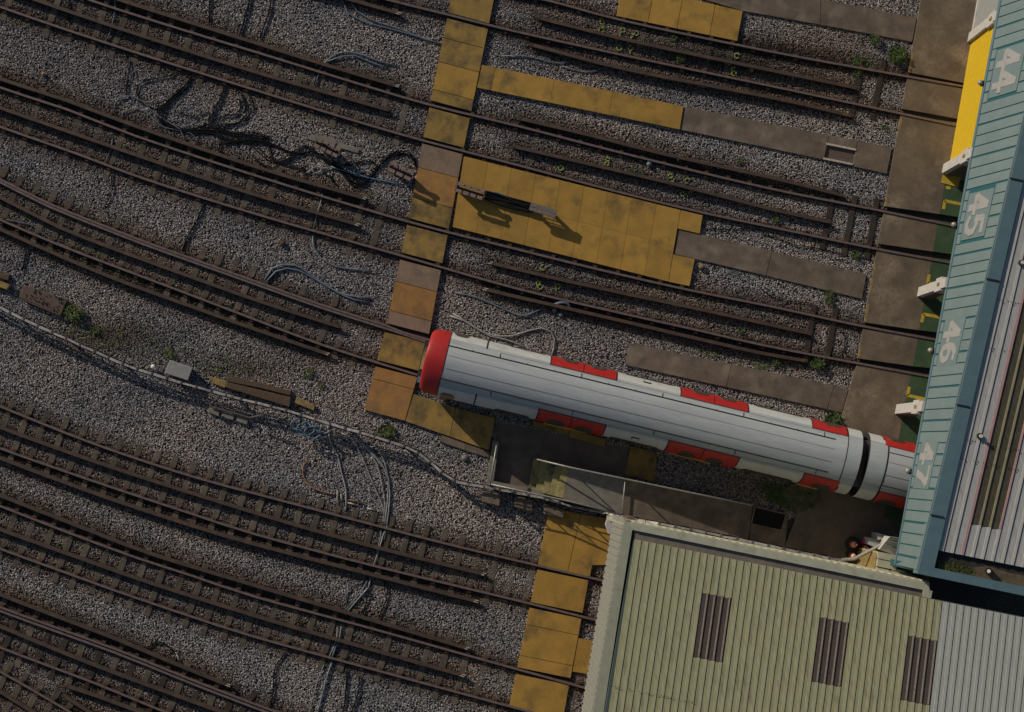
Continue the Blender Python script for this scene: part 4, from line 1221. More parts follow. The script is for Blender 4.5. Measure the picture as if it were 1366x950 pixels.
for x, y, r, h, n, m, lb in (
    (1165, 53, .24, .35, 240, LL, 'tall narrow green weed left of the round bush near the top slab path'),
    (1197, 74, .38, .45, 520, LL, 'round green bush beside the apron above the bay 44 track'),
    (1146, 82, .17, .15, 90, LL, 'small weed touching the upper bay 44 rail'),
    (1143, 98, .22, .15, 120, LL, 'low weed patch between the bay 44 rails'),
    (907, 78, .20, .22, 130, LL, 'green weed below the centre rail of the bay 44 track'),
    (898, 51, .14, .15, 60, LL, 'small dark weed above the centre rail of the bay 44 track'),
    (1106, 392, .17, .25, 150, LL, 'upper weed of two at the end of the bay 46 slab path'),
    (1105, 402, .15, .2, 110, LL, 'lower weed of two at the end of the bay 46 slab path'),
    (1111, 560, .33, .4, 420, LL, 'bright green bush between the train end and the slab path'),
    (1091, 485, .28, .3, 280, LL, 'green weed at the end of the bay 46 outer rail'),
    (1034, 483, .20, .2, 130, LL, 'weed left of the green weed by the bay 46 outer rail'),
    (1141, 340, .18, .2, 120, LL, 'weed under the lower bay 45 rail by the apron'),
    (1034, 293, .18, .2, 110, LL, 'weed left of the end of the bay 45 centre rail'),
    (842, 228, .14, .15, 90, LL, 'dark green weed between the bay 45 rails above the deck'),
    (856, 231, .12, .12, 60, LL, 'smaller dark weed between the bay 45 rails above the deck'),
    (98, 418, .40, .35, 420, ['leaf_lime', 'leaf'], 'largest yellow green weed beside the brown steel lid'),
    (128, 441, .17, .2, 90, ['leaf_lime', 'leaf'], 'small yellow green weed right of the brown steel lid'),
    (516, 576, .32, .25, 260, ['leaf_lime', 'leaf'], 'grass tuft at the bend of the raised cable run'),
    (412, 497, .22, .15, 110, ['leaf_lime', 'leaf'], 'small weed patch left of the walkway end'),
    (428, 513, .13, .12, 60, ['leaf_lime', 'leaf'], 'tiny weed right of the small weed patch'),
    (225, 472, .25, .15, 120, ['leaf_lime', 'leaf'], 'low weed above the grey equipment box'),
    (987, 833 - 618, .12, .12, 40, LL, 'tiny weed beside the deck rail'),
    (989, 443 - 2, .15, .15, 60, LL, 'faint weed between the bay 46 rails'),
    (1180, 170, .10, .1, 40, LL, 'tiny green weed below the bay 44 track by the apron')):
    leafy('weed', x, y, r, h, n, m, lb)
# loose ground cover: along the cable run, in the shade by the train, moss
def cover(name, poly, n, hgt, m, kind='stuff'):
    b = MB()
    xs = [p[0] for p in poly]; ys = [p[1] for p in poly]
    pv = [Vector((x, y, 0)) for x, y in poly]
    k = 0
    while k < n:
        x, y = random.uniform(min(xs), max(xs)), random.uniform(min(ys), max(ys))
        if not covered(Vector((x, y, 0)), [pv]): continue
        k += 1
        c = P(x, y, .03)
        for j in range(7):
            p = c + Vector((random.gauss(0, .05), random.gauss(0, .05), random.random() * hgt))
            a = random.random() * 6.283; l = random.uniform(.04, .08)
            d = Vector((math.cos(a), math.sin(a), random.uniform(-.1, .5))).normalized(); sd = d.cross(Vector((0, 0, 1))).normalized()
            b.add([p, p + d * l * .5 + sd * l * .4, p + d * l, p + d * l * .5 - sd * l * .4], [(0, 1, 2, 3)], random.randint(0, 1))
    tag(b.build(name, m, fix=False), kind=kind)
cover('ground_cover', [(60, 425), (130, 430), (240, 462), (330, 480), (340, 500), (290, 505), (215, 485), (140, 465), (80, 445)], 95, .05, ['leaf_lime', 'leaf'])
cover('ground_cover', [(1015, 645), (1095, 655), (1092, 672), (1060, 684), (1020, 665)], 300, .12, ['leaf', 'leaf'])
cover('ground_cover', [(1135, 75), (1180, 85), (1175, 95), (1140, 90)], 25, .05, LL)
cover('ground_cover', [(50, 300), (130, 330), (230, 385), (160, 365), (80, 335)], 22, .04, ['leaf_lime', 'leaf'])
cover('ground_cover', [(930, 465), (1050, 490), (1050, 500), (930, 474)], 30, .05, LL)

# ------------------------------------------------------------------ the train
AXA, AXB = P(567.0, 479.2, 1.3), P(1136.5, 617.0, 1.3)
td = (AXB - AXA); td.z = 0
CARL = td.length; td.normalize()
tn = Vector((-td.y, td.x, 0))         # towards the top of the photo
HALF = [(1.14, .55), (1.25, .75), (1.32, 1.05), (1.34, 1.30), (1.315, 1.60), (1.245, 1.92), (1.13, 2.18), (1.00, 2.38), (.885, 2.50), (.79, 2.585), (.69, 2.66), (.45, 2.775), (.22, 2.84), (0, 2.86)]
def TP(s, l, z): return Vector((AXA.x, AXA.y, 0)) + td * s + tn * l + Vector((0, 0, z))
def prof_at(z):
    for (a, za), (b, zb) in zip(HALF, HALF[1:]):
        if za <= z <= zb: return a + (b - a) * (z - za) / (zb - za)
    return HALF[0][0]
FULL = [(l, z) for l, z in HALF] + [(-l, z) for l, z in reversed(HALF[:-1])]
def shell(s0, s1, mats_by, root, name, off=0.0, sc=1.0, zs=1.0, steps=1):
    m = MB()
    n = len(FULL)
    o_ = 0
    for i in range(steps + 1):
        a = s0 + (s1 - s0) * i / steps
        m.v += [tuple(TP(a, l * sc, z * zs + off)) for l, z in FULL]
    for i in range(steps):
        for k in range(n - 1):
            m.f.append([i * n + k, (i + 1) * n + k, (i + 1) * n + k + 1, i * n + k + 1])
            m.mi.append(mats_by((FULL[k][1] + FULL[k + 1][1]) / 2))
    for s_, rev in ((s0, 0), (s1, 1)):
        vs = [TP(s_, l * sc, z * zs + off) for l, z in FULL]
        m.add(vs, [list(range(n))], 3)
    o = m.build(name, ['train_white', 'train_edge', 'train_roof', 'train_black'], root, fix=False)
    for p in o.data.polygons: p.use_smooth = p.material_index != 3
    return o
by = lambda z: 0 if z < 2.44 else (1 if z < 2.62 else 2)
def side_patch(root, name, s0, s1, z0, z1, side, m, off=.012, rnd=0.0, thick=True, label=None):
    """panel lying on the curved body side between two heights"""
    zs = sorted(set([z0, z1] + [z for _, z in HALF if z0 < z < z1]))
    b = MB(); vs = []
    cols = [s0, s1]
    if rnd: cols = [s0, s0 + rnd, s1 - rnd, s1]
    for z in zs:
        i = min(range(len(HALF) - 1), key=lambda i: abs((HALF[i][1] + HALF[i + 1][1]) / 2 - z))
        (a, za), (c, zc) = HALF[i], HALF[i + 1]
        nl, nz = (zc - za), -(c - a)
        q = math.hypot(nl, nz); nl /= q; nz /= q
        for s_ in cols:
            zz_, ss = z, s_
            vs.append(TP(ss, side * (prof_at(z) + off * nl), z + off * nz))
    nc = len(cols)
    fs = []
    for i in range(len(zs) - 1):
        for j in range(nc - 1):
            if rnd and (i == 0) and j in (0, nc - 2):
                a0 = i * nc + j
                if j == 0: fs.append((a0 + 1, a0 + nc + 1, a0 + nc))
                else: fs.append((a0, a0 + nc, a0 + nc + 1))
                continue
            if rnd and (i == len(zs) - 2) and j in (0, nc - 2):
                a0 = i * nc + j
                if j == 0: fs.append((a0, a0 + 1, a0 + nc + 1))
                else: fs.append((a0, a0 + 1, a0 + nc))
                continue
            a0 = i * nc + j
            fs.append((a0, a0 + 1, a0 + nc + 1, a0 + nc))
    b.add(vs, fs)
    o = b.build(name, m, root, fix=True)
    if label: o['label'] = label
    md = o.modifiers.new('thick', 'SOLIDIFY'); md.thickness = .012; md.offset = 0
    return o
def seam(root, s0, s1, l, z, w=.03, m='seam', name='roof_seam'):
    MB().beam(TP(s0, l, z), TP(s1, l, z), w, .012).build(name, m, root)
def zt(l):
    l = abs(l)
    for (a, za), (b, zb) in zip(HALF[3:], HALF[4:]):
        if b <= l <= a: return za + (zb - za) * (a - l) / (a - b)
    return 2.86

tr = thing('train', TP(CARL / 2, 0, 0), 'grey and white tube train with red nose and red doors entering bay 47', 'train')
HEAD = 1.02
NOSE_END = .80
car = shell(NOSE_END, CARL - .62, by, tr, 'car_body', steps=6)
car['label'] = 'long leading car body with grey roof and white sides'
# red nose: rounded front
nm = MB(); rings = []
for i in range(9):
    t = i / 8.0
    s_ = .02 + (NOSE_END - .02) * t ** 1.8
    f = (1 - (1 - t) ** 3.0)
    fl = .72 + .28 * f ** .8; fz = .985 + .015 * f
    rings.append([TP(s_ + .0, l * fl * (1.003), z * fz) for l, z in FULL])
n = len(FULL)
for i in range(8):
    o_ = len(nm.v)
    nm.add(rings[i] + rings[i + 1], [(k, k + 1, n + k + 1, n + k) for k in range(n - 1)])
nm.add(rings[0], [list(range(n))])
nose = nm.build('nose', 'train_red', tr, smooth=True)
# dark seam behind the nose
def hoop(s_, w, m, z0=.75, off=.008, name='body_seam', root=None):
    b = MB(); pr = [(l * (1 + off / 1.3), z + (off if z > 2.4 else 0)) for l, z in FULL if z >= z0]
    k = len(pr)
    b.add([TP(s_, l, z) for l, z in pr] + [TP(s_ + w, l, z) for l, z in pr], [(i, i + 1, k + i + 1, k + i) for i in range(k - 1)])
    b.build(name, m, root or tr, fix=False)
hoop(NOSE_END, .035, 'seam')
# cab window glimpse and bumper
MB().box(tuple(TP(-.05, .05, .95)), .16, .95, .2, math.atan2(td.y, td.x)).build('bumper_beam', 'step_yellow', tr)
MB().box(tuple(TP(-.02, .05, .7)), .3, 1.5, .3, math.atan2(td.y, td.x)).build('coupler_box', 'train_black', tr)
MB().box(tuple(TP(-.06, -.85, .9)), .12, .25, .16, math.atan2(td.y, td.x)).build('marker_lamp', 'hose_cyan', tr)
nw = MB().beam(TP(.10, -.45, 2.60), TP(.32, -.47, 2.70), .06, .012).build('destination_light', 'seam', tr)
# roof seams
RE = CARL - 1.16
for l in (.68, -.68):
    seam(tr, NOSE_END + .03, RE, l, zt(l) + .012, .05)
for l in (.28, -.24):
    seam(tr, NOSE_END + .1, RE, l, zt(l) + .004, .016, 'thin_seam')
for sd_ in (1, -1):
    for k in range(14):
        s_ = 1.8 + k * 1.12
        if s_ > RE - .3: break
        big = k % 3 == 1
        o_ = MB().beam(TP(s_, sd_ * .69, zt(.69) + .01), TP(s_, sd_ * (.86 if big else .75), zt(.86 if big else .75) + .01), .03, .014)
        o_.build('roof_bracket', 'seam' if big else 'thin_seam', tr)
    seam(tr, 2.9, 17, sd_ * .90, zt(.90) + .006, .018, 'thin_seam', 'gutter_strip')
# doors. positions along the car, from photo columns on each side
def s_of(px, py, z):
    return (P(px, py, z) - Vector((AXA.x, AXA.y, z))).dot(td)
north = [(735, 484, 821, 505), (908, 525, 996, 546), (1083, 567, 1128, 577)]
south = [(718, 552, 805, 574), (890, 596, 982, 618), (1070, 638, 1116, 650)]
def doors(root, spans, side):
    for (x0, y0, x1, y1) in spans:
        a = s_of(x0, y0, 2.0); b = s_of(x1, y1, 2.0)
        double = (b - a) > 2.0
        halves = [(a, (a + b) / 2 - .02), ((a + b) / 2 + .02, b)] if double else [(a, b)]
        side_patch(root, 'door_surround', a - .05, b + .05, .62, 2.47, side, 'seam', off=.004)
        for j, (p, q) in enumerate(halves):
            d_ = side_patch(root, 'door', p, q, .60, 2.46, side, 'train_red', off=.018)
            w0, w1 = (q - .90, q - .22) if (j == 0 and double) else (p + .22, p + .90)
            if not double: w0, w1 = q - .95, q - .2
            side_patch(d_, 'window', w0, w1, 1.25, 2.06, side, 'train_window', off=.034, rnd=.14)
    return
doors(tr, north, 1); doors(tr, south, -1)
# cab door outlines and windows, side windows, little lamps
for side in (1, -1):
    a = .95 if side == 1 else .75
    side_patch(tr, 'cab_window', NOSE_END + .14, NOSE_END + .72, 1.35, 2.08, side, 'train_window', off=.02, rnd=.12)
    e = s_of(650, 458, 2.0) if side == 1 else s_of(633, 533, 2.0)
    side_patch(tr, 'cab_door_seam', e, e + .05, .62, 2.46, side, 'seam', off=.012)
for x, y, side in ((863, 511, 1), (847, 585, -1)):
    s_ = s_of(x, y, 2.1)
    side_patch(tr, 'indicator_lamp', s_ - .17, s_ + .17, 2.03, 2.20, side, 'train_black', off=.02, rnd=.04)
    side_patch(tr, 'indicator_lens', s_ - .13, s_ + .13, 2.07, 2.18, side, 'glass_bulb', off=.05, rnd=.04)
# passenger side windows (glimpsed low on the body)
def sidewin(root, spans, side):
    for a, b in spans:
        side_patch(root, 'side_window', a, b, 1.2, 1.72, side, 'train_window', off=.016, rnd=.1)
for side, sp in ((1, north), (-1, south)):
    ends = [3.1] + [v for (x0, y0, x1, y1) in sp for v in (s_of(x0, y0, 2.0) - .25, s_of(x1, y1, 2.0) + .25)]
    for i in range(0, len(ends) - 1, 2):
        if ends[i + 1] - ends[i] > .8: sidewin(tr, [(ends[i] + .1, ends[i + 1] - .05)], side)
# end cap band of the leading car
def by_end(z): return 0 if z < 2.44 else 1
cap = shell(CARL - .60, CARL - .02, by_end, tr, 'end_cap', sc=1.004, off=.012)
hoop(CARL - .64, .06, 'seam')
# gangway gap
MB().box(tuple(TP(CARL + .14, 0, 1.2)), .32, 1.9, 2.2, math.atan2(td.y, td.x)).build('gangway', 'brick_brown', tr)
# yellow sill boards under the south doors
for (x0, y0, x1, y1) in ((726, 568, 781, 580), (892, 607, 948, 621), (1062, 648, 1090, 655.5)):
    MB().beam(P(x0, y0 - 3, .95), P(x1, y1 - 3, .95), .07, .04).build('step_board', 'train_yellow', tr)
# second car
C2 = CARL + .30
cap2 = shell(C2, C2 + .72, by_end, tr, 'end_cap', sc=1.004, off=.012)
hoop(C2 + .72, .06, 'seam')
car2 = shell(C2 + .76, C2 + 7.5, by, tr, 'car_body', steps=2)
car2['label'] = 'second car body running under the teal wall'
for l in (.68, -.68): seam(tr, C2 + .8, C2 + 7.4, l, zt(l) + .008, .034)
for l in (.28, -.24): seam(tr, C2 + .8, C2 + 7.4, l, zt(l) + .004, .016, 'thin_seam')
def doors2(side, p, q):
    side_patch(tr, 'door_surround', p - .05, q + .05, .62, 2.47, side, 'seam', off=.004)
    d_ = side_patch(tr, 'door', p, q, .60, 2.46, side, 'train_red', off=.018)
    side_patch(d_, 'window', p + .18, p + .88, 1.25, 2.06, side, 'train_window', off=.034, rnd=.14)
a = s_of(1181, 580, 2.0); b = s_of(1224, 592, 2.0); doors2(1, a, b)
a = s_of(1168, 664, 2.0); b = s_of(1211, 674, 2.0); doors2(-1, a, b)
MB().beam(P(1143, 661, .95), P(1170, 668, .95), .07, .04).build('step_board', 'train_yellow', tr)
# underframe and bogies
for s0, s1 in ((.7, CARL - .5), (C2 + .3, C2 + 7.3)):
    c = TP((s0 + s1) / 2, 0, .42)
    MB().box(tuple(c), s1 - s0, 2.1, .45, math.atan2(td.y, td.x)).build('underframe', 'train_black', tr)
for s_ in (2.6, 4.4, 12.8, 14.6):
    for l in (-.75, .75):
        p = TP(s_, l, .40)
        m = MB(); m.tube([p - tn * .06, p + tn * .06], .35, 14)
        m.build('wheel', 'train_black', tr)

# ------------------------------------------------------------------ the big teal shed
ZB, ZTOP = 4.2, 7.9
fb = lambda y: 1336 - .182 * y           # lower edge of the teal wall in the photo
ft = lambda y: 1350 - .2355 * (y - 230)  # upper edge
BA, BB = P(fb(-90), -90, ZB), P(1195.3, 754, ZB)
TA, TB = P(ft(-90), -90, ZTOP), P(1223.5, 765, ZTOP)
fd = (BB - BA); fd.z = 0; FL = fd.length; fd.normalize()
fn = Vector((fd.y, -fd.x, 0))
if fn.x > 0: fn = -fn                    # outward: to the left of the photo
def FP(s, v, off=0.0):
    """point on the teal wall, s metres along it from the top of the photo, v = 0 bottom .. 1 top"""
    b = BA + fd * s
    sa = (TA - BA).dot(fd); sb = (TB - BA).dot(fd)
    t = TA.lerp(TB, (s - sa) / (sb - sa))
    return b.lerp(t, v) + fn * off
sh = thing('depot_shed', P(1260, 400, 0), 'large depot shed with teal cladding numbered 44 to 47 and ribbed white roof', 'depot shed')
def fpatch(name, s0, s1, v0, v1, off, m, root, depth=.05, v1b=None):
    A, B = [], []
    for s, v in ((s0, v0), (s1, v0), (s1, v1), (s0, v1)):
        A.append(FP(s, v, off)); B.append(FP(s, v, off - depth))
    mb = MB(); mb.add(A + B, [(0, 1, 2, 3), (7, 6, 5, 4), (0, 4, 5, 1), (1, 5, 6, 2), (2, 6, 7, 3), (3, 7, 4, 0)])
    return mb.build(name, m, root)
def fstrip(name, v0, v1, off, m, root, depth, n=60):
    mb = MB(); vs = []
    for i in range(n + 1):
        s = FL * i / n
        vs += [FP(s, v0, off), FP(s, v1, off), FP(s, v1, off - depth), FP(s, v0, off - depth)]
    fs = []
    for i in range(n):
        for k in range(4): fs.append((i * 4 + k, i * 4 + (k + 1) % 4, (i + 1) * 4 + (k + 1) % 4, (i + 1) * 4 + k))
    fs += [(0, 1, 2, 3), (n * 4 + 3, n * 4 + 2, n * 4 + 1, n * 4)]
    mb.add(vs, fs)
    return mb.build(name, m, root)
fstrip('wall_backing', 0, 1, 0, 'teal_groove', sh, .25)
fstrip('bottom_trim', -.012, .03, .075, 'teal_cap', sh, .1)
# number plates: along-wall extents
def fs(py, v=0.5):
    """metres along the wall for a photo row, at height fraction v"""
    best = None
    lo, hi = 0, FL
    for _ in range(40):
        mid = (lo + hi) / 2
        p = FP(mid, v)
        # project
        rel = p - Vector((0, 0, H)); zc = rel.dot(FWD)
        y = 475 - rel.dot(UP) / zc * F
        if y < py: lo = mid
        else: hi = mid
    return (lo + hi) / 2
plates = [(66, 124, '44'), (259, 315, '45'), (429, 485, '46'), (592, 648, '47')]
PL = []
for y0, y1, t in plates:
    PL.append((fs(y0, .35), fs(y1, .35), t))
RIBS = .445
k = 0; s = 0.0
panels = []
while s < FL - .05:
    e = min(s + RIBS, FL)
    wide = .09 if (k % 3 == 0) else .05
    a, b = s + wide / 2, e - (.09 if ((k + 1) % 3 == 0) else .05) / 2
    inpl = [p for p in PL if p[0] - .1 < (s + e) / 2 < p[1] + .1]
    if inpl:
        fpatch('cladding_panel', a, b, .722, .985, .03, 'teal_panel', sh)
        fpatch('cladding_panel', a, b, .03, .112, .03, 'teal_panel', sh)
    else:
        fpatch('cladding_panel', a, b, .03, .985, .03, 'teal_panel', sh)
    s = e; k += 1
fstrip('top_trim', .985, 1.0, .06, 'teal_panel', sh, .08)
# digit shapes as strokes on a 1 x 1 grid (x right, y up, for someone facing the wall)
DIG = {
 '4': [([(.62, 0), (.62, 1)], ), ([(.62, 1), (.08, .36)], ), ([(.05, .33), (.95, .33)], )],
 '5': [([(.88, .93), (.2, .93)], ), ([(.2, .93), (.16, .52)], ), ([(.16, .55), (.5, .62), (.82, .5), (.86, .3), (.7, .1), (.4, .06), (.1, .16)], )],
 '6': [([(.8, .9), (.5, .95), (.2, .75), (.13, .4), (.25, .12), (.5, .05), (.78, .14), (.87, .33), (.75, .52), (.5, .58), (.2, .45)], )],
 '7': [([(.08, .93), (.9, .93)], ), ([(.9, .93), (.6, .5), (.4, 0)], )],
}
def stroke(b, pts, s0, s1, v0, v1, w, off):
    """thick polyline laid on the teal wall"""
    W = s1 - s0; hh = (FP(s0, v1) - FP(s0, v0)).length
    P2 = [Vector((x * W, y * hh)) for x, y in pts]
    for a, c in zip(P2, P2[1:]):
        d = (c - a).normalized(); q = Vector((-d.y, d.x)) * w / 2
        e = d * w * .28
        for off0, dep in ((off, .03),):
            corners = [a - e + q, c + e + q, c + e - q, a - e - q]
            A = [FP(s0 + p.x, v0 + p.y / hh * (v1 - v0), off0) for p in corners]
            B = [FP(s0 + p.x, v0 + p.y / hh * (v1 - v0), off0 - dep) for p in corners]
            b.add(A + B, [(0, 1, 2, 3), (7, 6, 5, 4), (0, 4, 5, 1), (1, 5, 6, 2), (2, 6, 7, 3), (3, 7, 4, 0)])
for s0, s1, t in PL:
    pl = fpatch('number_plate', s0 - .10, s1 + .12, .13, .70, .034, 'teal_plate', sh)
    L2 = (s1 - s0)
    for i, ch in enumerate(t):
        a = s0 + .04 + i * L2 / 2; b = a + L2 / 2 - .06
        m = MB()
        for j, (pts,) in enumerate(DIG[ch]): stroke(m, pts, a, b, .20, .63, .27, .055 + j * .004)
        m.build('digit', 'digit', pl)
    # lamp under the number
    c = FP((s0 + s1) / 2 + .3, .0, .22)
    lm = thing('wall_lamp', Vector((c.x, c.y, c.z)), {'44': 'topmost round lamp, hanging over the bright yellow roller door', '45': 'round lamp beside the first green floor strip below the yellow door',
        '46': 'round lamp between the two middle white columns', '47': 'lowest round lamp, over the roof of the train'}[t], 'lamp', 'bulkhead lamps along the teal wall')
    bm = bmesh.new(); bmesh.ops.create_uvsphere(bm, u_segments=14, v_segments=8, radius=.11)
    me = bpy.data.meshes.new('globe'); bm.to_mesh(me); bm.free(); me.materials.append(MATS['galv'])
    for p in me.polygons: p.use_smooth = True
    o = bpy.data.objects.new('globe', me); COL.objects.link(o); o.parent = lm; o.location = (0, 0, 0)
    MB().box(tuple(c + fn * -.12 + Vector((0, 0, -.02))), .22, .22, .10).build('lamp_bracket', 'dark_timber', lm)
# cap / parapet
def capx(y): return ft(y) + 15.5
c0, c1, c2_, c3_ = P(ft(-90), -90, ZTOP), P(1223.5, 765, ZTOP), P(1246, 757.5, ZTOP), P(capx(-90), -90, ZTOP)
MB().prism([v + Vector((0, 0, .05)) for v in (c0, c1, c2_, c3_)], ZTOP - .6).build('parapet_cap', 'teal_cap', sh)
ZP = ZTOP + .05
MB().prism([P(1223.5, 765.2, ZP), P(1246.5, 757.7, ZP), P(1420, 794, ZP), P(1420, 806, ZP)], ZTOP - .6).build('parapet_cap', 'teal_cap', sh)
for y in (238, 372 - 0, 540, 687):
    a, b = P(ft(y) - 1, y - .5, ZP + .02), P(capx(y) + 1, y + 3, ZP + .02)
    MB().beam(a, b, .05, .03).build('cap_joint', 'seam', sh)
# walls below / south wall
south_a, south_b = P(1223.5, 765, ZTOP), P(1420, 806, ZTOP)
MB().prism([south_a + Vector((.12, .05, -.6)), south_b + Vector((0, .05, -.6)), south_b + Vector((0, .3, -.6)), south_a + Vector((.12, .3, -.6))], 0).build('south_wall', 'teal_groove', sh)
# roof sheets: ribs run parallel to the teal wall
ZRF = 7.84
RX0 = lambda y: capx(y)                 # roof starts at the cap
ribs_dx = 13.35
be = Vector((1246, 733)); bedir = Vector((1366 - 1246, 757.5 - 733)).normalized()
nrib = 17
base_sh = MB().prism([P(capx(-90), -90, ZRF - .03), P(1246, 733, ZRF - .03), P(1470, 779, ZRF - .03), P(1640, -90, ZRF - .03)], ZRF - .25)
base_sh.build('roof_deck', 'groove_blue', sh)
def roofx(i, y, frac=0.0):
    """photo x of the i-th roof sheet at row y"""
    x0 = 1246 + (i + frac) * ribs_dx
    y0 = 733 + (i + frac) * ribs_dx * .2
    return x0 - (y - y0) * .235
def strip(name, i, f0, f1, ya, yb, z, m, root, z0=None, label=None):
    def yb_(f): return yb if yb is not None else 733 + (i + f) * ribs_dx * .2
    o = MB().prism([P(roofx(i, ya, f0), ya, z), P(roofx(i, ya, f1), ya, z), P(roofx(i, yb_(f1), f1), yb_(f1), z), P(roofx(i, yb_(f0), f0), yb_(f0), z)], z0 if z0 is not None else z - .05).build(name, m, root)
    if label: o['label'] = label
    return o
for i in range(nrib):
    light = 3 <= i <= 5
    yl = 700.5 + (i - 3) * 2.8
    if light:
        strip('roof_sheet', i, .04, .66, yl, None, ZRF, 'white_roof', sh)
        strip('roof_rib', i, .68, .96, yl, None, ZRF + .025, 'white_rib', sh)
        strip('rooflight_sheet', i, .0, .74, -90, yl - .3, ZRF - .01, 'rooflight', sh, label='grimy translucent roof sheet')
        strip('rooflight_rib', i, .76, .95, -90, yl - .3, ZRF + .03, 'rooflight_rib' if i < 5 else 'pink_trim', sh)
    else:
        strip('roof_sheet', i, .04, .34, -90, None, ZRF, 'white_roof', sh)
        strip('roof_sheet', i, .36, .66, -90, None, ZRF + .012, 'white_roof', sh)
        strip('roof_rib', i, .68, .95, -90, None, ZRF + .03, 'white_rib' if i != 2 else 'pink_trim', sh)
# rusty fixings rows
fx = MB()
for y0 in (398, 462 - 0, 585, 610):
    for i in range(nrib):
        for f in (.2, .5, .8):
            y = y0 + (i + f) * ribs_dx * .2
            p = P(roofx(i, y, f), y, ZRF + .07 if f == .8 else ZRF + .02)
            if random.random() < .55: fx.box(tuple(p), .035, .035, .015)
tag(fx.build('roof_fixings', 'rust', sh), kind='stuff')
# gutter at the south end of the roof with moss, mud and a pipe
MB().prism([P(1246, 733, ZRF - .12), P(1420, 769, ZRF - .12), P(1420, 800, ZRF - .12), P(1244, 762, ZRF - .12)], ZRF - .26).build('valley_gutter', 'black_gutter', sh)
MB().prism([P(1300, 757, ZRF - .08), P(1318, 755, ZRF - .08), P(1345, 764, ZRF - .08), P(1420, 778, ZRF - .08), P(1420, 795, ZRF - .08), P(1330, 777, ZRF - .08), P(1296, 768, ZRF - .08)], ZRF - .14).build('silt', 'mud', sh)
cvm = MB()
for i in range(700):
    x = random.uniform(1252, 1300); y = 748 + (x - 1252) * .2 + random.gauss(6, 4)
    p = P(x, y, ZRF - .09); l = random.uniform(.03, .08); a = random.random() * 6.28
    d = Vector((math.cos(a), math.sin(a), .4)); sd = Vector((-math.sin(a), math.cos(a), 0))
    cvm.add([p, p + d * l * .5 + sd * l * .4, p + d * l, p + d * l * .5 - sd * l * .4], [(0, 1, 2, 3)])
tag(cvm.build('moss', 'moss', sh, fix=False), kind='stuff')
MB().tube([P(1319, 762, ZRF - .1), P(1319, 762, ZRF + .1)], .13, 14).build('vent_pipe', 'pit_black', sh)
MB().tube([P(1319, 762, ZRF - .05), P(1319, 762, ZRF + .115)], .07, 12).build('vent_cap', 'glass_bulb', sh)
# roof pins
for x, y, lb in ((1306.5, 582, 'lower roof pin casting a thin shadow on the white shed roof'), (1362, 351, 'upper roof pin at the right edge on the white shed roof')):
    pn = thing('roof_pin', P(x, y, ZRF), lb, 'roof pin', 'pins on the white shed roof')
    p = P(x, y, ZRF)
    MB().tube([p, p + Vector((0, 0, .22))], .03, 6).build('stem', 'dark_timber', pn)
    MB().tube([p + Vector((0, 0, .18)), p + Vector((0, 0, .25))], .07, 12).build('pin_head', 'glass_bulb', pn)
    MB().tube([p, p + Vector((0, 0, .1))], .12, 12).build('collar', 'dark_timber', pn)
# columns and doors
dplane = lambda y: 1299 - .1765 * (y - 30)
def column(bx, by_, lab, ang_deg=0.0):
    b0 = P(bx, by_, 0)
    rt = thing('door_column', b0, lab, 'column', 'white columns between the shed doors')
    ang = math.atan2(fn.y, fn.x)
    c = b0 + Vector((.18, 0, 0))
    MB().box((c.x, c.y, 2.15), .36, .40, 4.3, ang).build('shaft', 'column_white', rt)
    c2 = b0 + Vector((.20, .0, 0))
    MB().box((c2.x, c2.y, 3.3), .42, .56, .9, ang).build('sensor_box', 'column_white', rt)
    MB().box((c.x - fn.x * .02 + .12, c.y - .24, 2.1), .30, .06, 4.2, ang).build('door_guide', 'brick_brown', rt)
    MB().box((c2.x + fn.x * .235, c2.y + fn.y * .235, 3.35), .02, .12, .3, ang).build('warning_label', 'faded_yellow', rt)
column(1290, 52, 'topmost white column between the grey door and the yellow door')
column(1256, 227, 'white column at the lower end of the yellow door')
column(1223, 391, 'white column between the numbers 45 and 46 with its shadow on green paint')
column(1193.5, 547, 'lowest white column just above the train')
def door(y0, y1, m, label, x_off=.6):
    a, b = P(dplane(y0) + x_off, y0, 0), P(dplane(y1) + x_off, y1, 0)
    rt = thing('shed_door', (a + b) / 2, label, 'door')
    n_ = 9
    for k in range(n_):
        z0, z1 = .15 + k * 4.2 / n_, .15 + (k + 1) * 4.2 / n_ - .015
        MB().beam(Vector((a.x, a.y, (z0 + z1) / 2)), Vector((b.x, b.y, (z0 + z1) / 2)), .06, z1 - z0).build('slat', m, rt)
    return rt
door(57, 224, 'door_yellow', 'closed bright yellow roller door of bay 44')
gd = door(-80, 46, 'door_grey', 'closed grey roller door at the top edge of the picture')
MB().beam(P(dplane(-80) + 1.0, -80, .2), P(dplane(44) + 1.0, 44, .2), .1, .3).build('bottom_rail', 'column_white', gd)
# inside of the shed seen under the wall: dark back
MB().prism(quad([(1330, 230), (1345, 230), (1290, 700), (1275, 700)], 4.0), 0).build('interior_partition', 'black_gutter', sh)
mb = MB().beam(P(1257, 237, .16), P(1280, 243, .16), .45, .02)
tag(mb.build('floor_marking', 'yellow_line'), kind='structure')

# ------------------------------------------------------------------ the olive shed
ZE = 7.48
os_ = thing('olive_shed', P(1000, 850, 0), 'low shed with ribbed olive roof turning pale on the right and dirty rooflights', 'shed')
EDIR = .2019
# corner points (photo) of the roof
def ry(x, base=707.6): return base + (x - 845.7) * EDIR
